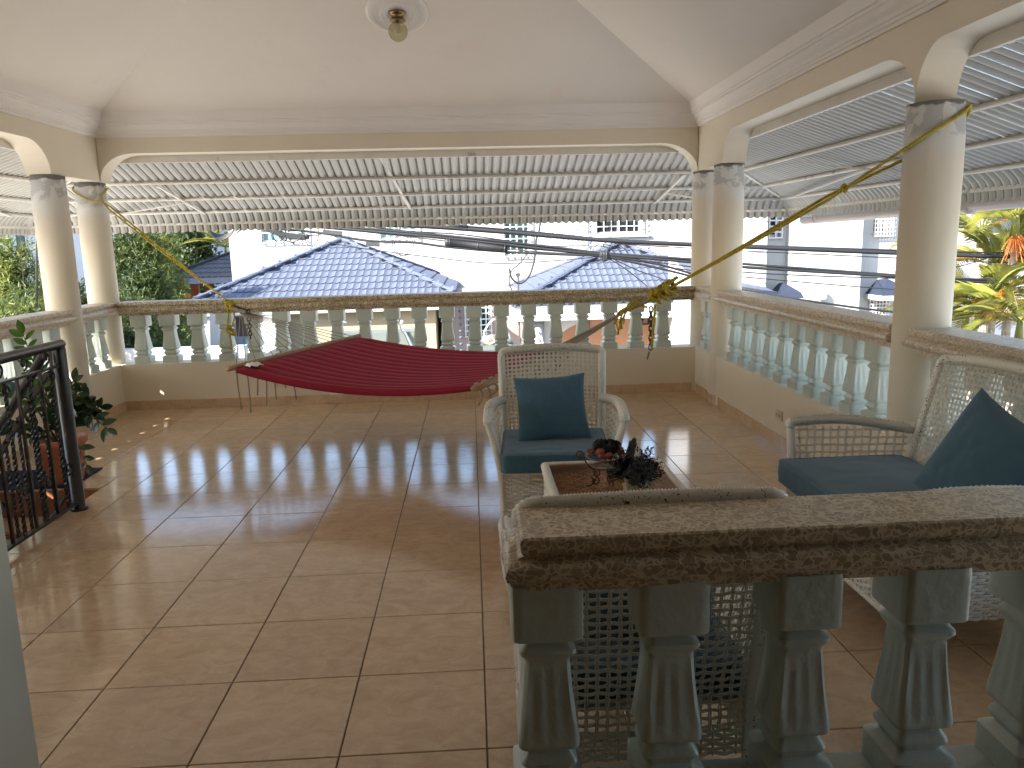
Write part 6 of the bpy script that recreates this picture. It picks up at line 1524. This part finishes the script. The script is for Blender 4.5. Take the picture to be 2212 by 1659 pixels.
def palm(name, label, x, y, zb, zc, n, sd, lean=(0, 0), fr=FR, yellow=2, scale=1.0, fruit=False, trunk=.06, grp='palms behind the right balustrade'):
    rnd = random.Random(sd); root = empty(name, (x, y, zb)); tag(root, label, 'palm', grp); H = zc-zb
    pts = bez([(lean[0], lean[1], 0), (lean[0]*.5, lean[1]*.5, H*.5), (0, 0, H)], 10); rr_ = [trunk*(1+.10*(i % 2)) for i in range(len(pts))]
    MB().tube(pts, rr_, 9, False).build('trunk', M['palmtrunk'], root)
    MB().tube([(0, 0, H-.05), (0, 0, H+.35)], [trunk*1.1, trunk*.5], 8).build('crownshaft', M['palmleaf'], root)
    for k_ in range(n):
        a = 2*PI*k_/n*1.618*2.0+rnd.uniform(-.3, .3); el = rnd.uniform(-.15, .95) if k_ >= yellow else rnd.uniform(.3, .7)
        me = fr[2] if k_ < yellow else fr[[0, 1, 3][k_ % 3]]
        o = bpy.data.objects.new('frond', me); COL.objects.link(o); o.parent = root; s_ = scale*rnd.uniform(.62, .95); o.scale = (s_, s_, s_)
        o.rotation_euler = (rnd.uniform(-.5, .5), -el+(.25 if k_ < yellow else 0), a); o.location = (0, 0, H+.25)
    if fruit:
        m = MB()
        for k_ in range(60):
            a = rnd.uniform(-2.6, -.5); l_ = rnd.uniform(.15, .55); p0 = Vector((0, 0, H-.02)); e = Vector((math.cos(a)*l_*.8, math.sin(a)*l_*.6, H-.05-l_*rnd.uniform(.3, 1)))
            m.tube([p0, lerp(p0, e, .5)+Vector((0, 0, .04)), e], .008, 4)
        m.build('fruit_cluster', M['palmfruit'], root)
    return root
def ppx(px, py, Y): p = at(px, py, 1, Y); return dict(x=p.x, y=Y, zc=p.z)
palm('areca_palm', 'palm with orange fruit clusters behind the cables at the far right', zb=-3.3, n=14, sd=1, yellow=3, fruit=True, **ppx(2148, 612, 11.5))
palm('areca_palm', 'tall palm at the right picture edge with its crown near the gutter pipe', zb=-3.3, n=14, sd=2, yellow=1, fruit=True, **ppx(2192, 505, 11.0))
palm('areca_palm', 'palm nearest the large right column, fronds reaching its edge', zb=-3.3, n=14, sd=3, yellow=1, **ppx(2118, 530, 13.5))
palm('areca_palm', 'low palm with yellowing fronds between the taller palms', zb=-3.3, n=14, sd=4, yellow=5, **ppx(2125, 690, 11.0))
palm('areca_palm', 'low green palm at the bottom right behind the balustrade', zb=-3.3, n=14, sd=5, yellow=1, **ppx(2200, 735, 10.5))
palm('areca_palm', 'palm mostly outside the right picture edge', zb=-3.3, n=14, sd=6, yellow=2, **ppx(2262, 600, 12.0))
palm('areca_palm', 'low palm half hidden by the large right column', zb=-3.3, n=10, sd=7, yellow=2, **ppx(2085, 705, 12.0))
palm('fan_palm', 'palm fronds showing above the gazebo roof', zb=-1.0, n=15, sd=8, yellow=0, scale=1.35, grp=None, **ppx(452, 545, 34.5))
palm('fan_palm', 'second palm above the gazebo roof, next to the big white house', zb=-1.0, n=12, sd=9, yellow=1, scale=1.2, grp=None, **ppx(488, 548, 33.0))

# ---- cables across the street
CY = 11.0
def cable(label, pts, r, Y=CY, mat='cable', name='power_cable', sub=6):
    P = []
    for q in pts:
        yy = q[2] if len(q) > 2 else Y; P.append(at(q[0], q[1], 1, yy))
    return tag(MB().tube(bez(P, sub), r*1.3, 7, True).build(name, M[mat]), label, 'cable')
cable('thickest black cable, uppermost of the bundle over the right blue roof', [(640, 476), (918, 489), (1088, 501), (1215, 512), (1335, 521), (1493, 528), (1604, 533), (1930, 546), (2055, 551), (2260, 556)], .024)
cable('thin cable strapped along the top of the thickest cable', [(640, 470), (918, 483), (1088, 495), (1215, 507), (1335, 518), (1604, 529), (1930, 540), (2260, 549)], .008)
cable('grey cable twisting under the thickest one', [(700, 486), (918, 492), (1150, 509), (1335, 524), (1604, 536), (1930, 549), (2260, 559)], .009, mat='cablegrey')
cable('medium black cable running into the tied knot over the right roof', [(430, 462), (700, 486), (960, 509), (1188, 533), (1305, 547), (1493, 560), (1606, 570), (1930, 594), (2055, 602), (2260, 606)], .014)
cable('second medium cable just below, through the tied knot', [(430, 468), (700, 491), (960, 514), (1188, 539), (1305, 550), (1493, 566), (1606, 577), (1930, 597), (2055, 607), (2260, 612)], .017)
cable('slack cable under the long black splice case', [(560, 490), (690, 503), (794, 520), (885, 523), (972, 534), (1092, 544), (1215, 550), (1305, 553), (1400, 566), (1491, 590), (1560, 612)], .013)
cable('cable that drops away to the right below all others', [(1305, 553), (1400, 574), (1490, 596), (1604, 627), (1760, 652), (1922, 673), (2060, 681), (2260, 668)], .013)
cable('thin wire sagging low across the white house wall', [(700, 520), (760, 533), (918, 554), (1072, 569), (1215, 562), (1276, 556), (1305, 552)], .005)
cable('thin wire under the upper cables at the right', [(1335, 527), (1493, 536), (1607, 542), (1930, 557), (2260, 571)], .006)
cable('thin wire fourth from the top at the right', [(1305, 551), (1491, 576), (1606, 588), (1760, 596), (1927, 601), (2260, 612)], .007)
cable('thin wire lowest of the level group at the right', [(1305, 551), (1491, 584), (1604, 598), (1874, 621), (2020, 630), (2260, 640)], .006)
cable('steep thin wire falling across the right blue roof', [(1308, 552), (1380, 585), (1430, 603), (1500, 640)], .006)
cable('steepest thin wire falling across the right blue roof', [(1306, 553), (1350, 580), (1400, 620), (1430, 645)], .006)
cable('wire crossing the palms at a slant near the right edge', [(1930, 588), (2060, 577), (2130, 558), (2230, 520)], .006)
cable('thick low cable rising to the right in front of the palms', [(1925, 690), (2050, 680), (2130, 672), (2230, 655)], .010)
for k_ in range(4): cable(['upper grey strand of the loose bundle left of the splice case', 'second grey strand of the loose bundle left of the splice case', 'third strand of the loose bundle, crossing the second window', 'lowest strand of the loose bundle, just above the slack cable'][k_], [(620+20*k_, 474+3*k_), (760, 485+4*k_), (880, 499+4*k_), (1000, 507+6*k_), (1150, 528+5*k_), (1300, 548+k_)], .007, mat='cablegrey' if k_ % 2 else 'cable')
cable('short cable hanging from the awning edge to the cable bundle', [(1168, 474), (1164, 500), (1158, 520), (1157, 545), (1148, 585), (1135, 606), (1120, 612), (1105, 600), (1100, 580)], .010)
cable('loop of thin cable hanging beside the grey post', [(1140, 548), (1122, 570), (1105, 585), (1100, 610), (1112, 640)], .006)
tk = empty('cable_tie', (0, 0, 0)); tag(tk, 'wire lashing that ties the cables together over the right roof', 'cable tie')
kc = at(1306, 551, 1, CY); m = MB()
for k_ in range(5): m.tube([(kc.x-.05+.022*k_+.02*math.cos(t), kc.y+.055*math.cos(t), kc.z+.065*math.sin(t)) for t in [2*PI*q/14 for q in range(15)]], .006, 5)
m.build('lashing', M['cablegrey'], tk)
m = MB()
for k_ in range(4): m.tube(bez([kc+Vector((-.3+.1*k_, 0, .02)), kc+Vector((-.2+.12*k_, 0, .12+.03*k_)), kc+Vector((.05+.1*k_, 0, .10)), kc+Vector((.15+.08*k_, 0, -.02)), kc+Vector((-.1, 0, -.12+.03*k_))], 6), .006, 5)
m.build('loose_loops', M['cable'], tk)
a, b = at(963, 523, 1, CY), at(1093, 538, 1, CY); d = (b-a)
cs = empty('splice_case', (0, 0, 0)); tag(cs, 'long black cylindrical cable splice case hanging in the cables', 'splice case')
MB().tube([a-d*.02, a, a+d*.05, a+d*.06, a+d*.50, a+d*.51, a+d*.95, b, b+d*.03], [.025, .052, .052, .047, .047, .050, .042, .036, .02], 16, True).build('body', M['cable'], cs)
for t in (.055, .52, .97): MB().tube([a+d*t, a+d*(t+.012)], .055, 14).build('band', M['cablegrey'], cs)
bx_ = at(990, 488, 1, CY); MB_ = MB().tube([at(950, 486, 1, CY), at(1010, 491, 1, CY)], .030, 12); tag(MB_.build('splice_case', M['cable']), 'short black splice case on the uppermost cable', 'splice case')
for nm, pts, lb in (('insulator_block', ((698, 500), (739, 504)), 'grey spacer block at the peak of the left blue roof'), ('insulator_block', ((790, 527), (820, 529)), 'grey spacer block hanging right of the left roof peak')):
    a, b = at(*pts[0], 1, CY), at(*pts[1], 1, CY); tag(MB().bar(a, b, .05, .055).build(nm, M['cablegrey']), lb, 'cable fitting')
tg = empty('cable_tangle', (0, 0, 0)); tag(tg, 'tangle of black coiled cables hanging under the awning in front of the first window', 'cable bundle'); rnd = random.Random(12)
m = MB()
for k_ in range(7): m.tube(bez([at(480, 455+3*k_, 1, CY), at(540, 474+2*k_, 1, CY), at(585, 490+2*k_, 1, CY), at(610, 502+1.5*k_, 1, CY), at(650, 508+1.5*k_, 1, CY), at(668, 509+k_, 1, CY)], 6), .011, 5)
m.build('tied_bundle', M['cable'], tg)
for k_ in range(9):
    cx, cy, rx, ry = rnd.uniform(590, 680), rnd.uniform(490, 515), rnd.uniform(14, 34), rnd.uniform(16, 30); t0 = rnd.uniform(0, 6)
    MB().tube([at(cx+rx*math.cos(t0+t), cy+ry*math.sin(t0+t)+.12*(rx*math.cos(t0+t)), 1, CY+.1*math.sin(t)) for t in [q*.33 for q in range(17)]], .0055, 5).build('loop', M['cable'], tg)
tg2 = empty('cable_coil', (0, 0, 0)); tag(tg2, 'large coil of black cable hanging under the awning left of the white house', 'cable bundle')
for k_ in range(8):
    MB().tube([at(478+(30+k_*.9)*math.cos(t)+rnd.uniform(-.6, .6), 478+(40-k_*1.6)*math.sin(t), 1, CY+.02*k_) for t in [q*.2 for q in range(33)]], .009, 5).build('loop', M['cable'], tg2)
for k_ in range(6): MB().tube(bez([at(505+3*k_, 508-2*k_, 1, CY), at(520+rnd.uniform(-8, 8), 490, 1, CY), at(505+12*k_, 462, 1, CY)], 5), .005, 4).build('strand', M['cable'], tg2)
mk = at(800, 480, 1, CY); tag(MB().tube([(mk.x, mk.y, mk.z-.05), (mk.x, mk.y, mk.z+.06)], .022, 8).build('cable_marker', M['palmfruit']), 'small orange marker sleeve on the cables above the second window', 'marker')
m = MB(); c0 = at(868, 530, 1, CY)
for k_ in range(2): m.tube([(c0.x+.13*math.cos(t)+.03*k_, c0.y, c0.z+.14*math.sin(t)) for t in [q*.3 for q in range(22)]], .005, 5)
tag(m.build('cable_loop', M['cable']), 'thin wire ring hanging from the slack cable', 'cable')
m = MB(); m.tube([at(78, 440, 1, 12), at(79, 560, 1, 12), at(80, 760, 1, 12)], .016, 7); tag(m.build('drop_cable', M['cable']), 'thick vertical black cable by the left edge, beside the first left column', 'cable')
m = MB(); m.tube(bez([at(42, 440, 1, 12), at(46, 540, 1, 12), at(58, 690, 1, 12), at(64, 760, 1, 12)], 6), .006, 6); tag(m.build('drop_cable', M['cable']), 'thin dark wire hanging left of the thick vertical cable', 'cable')
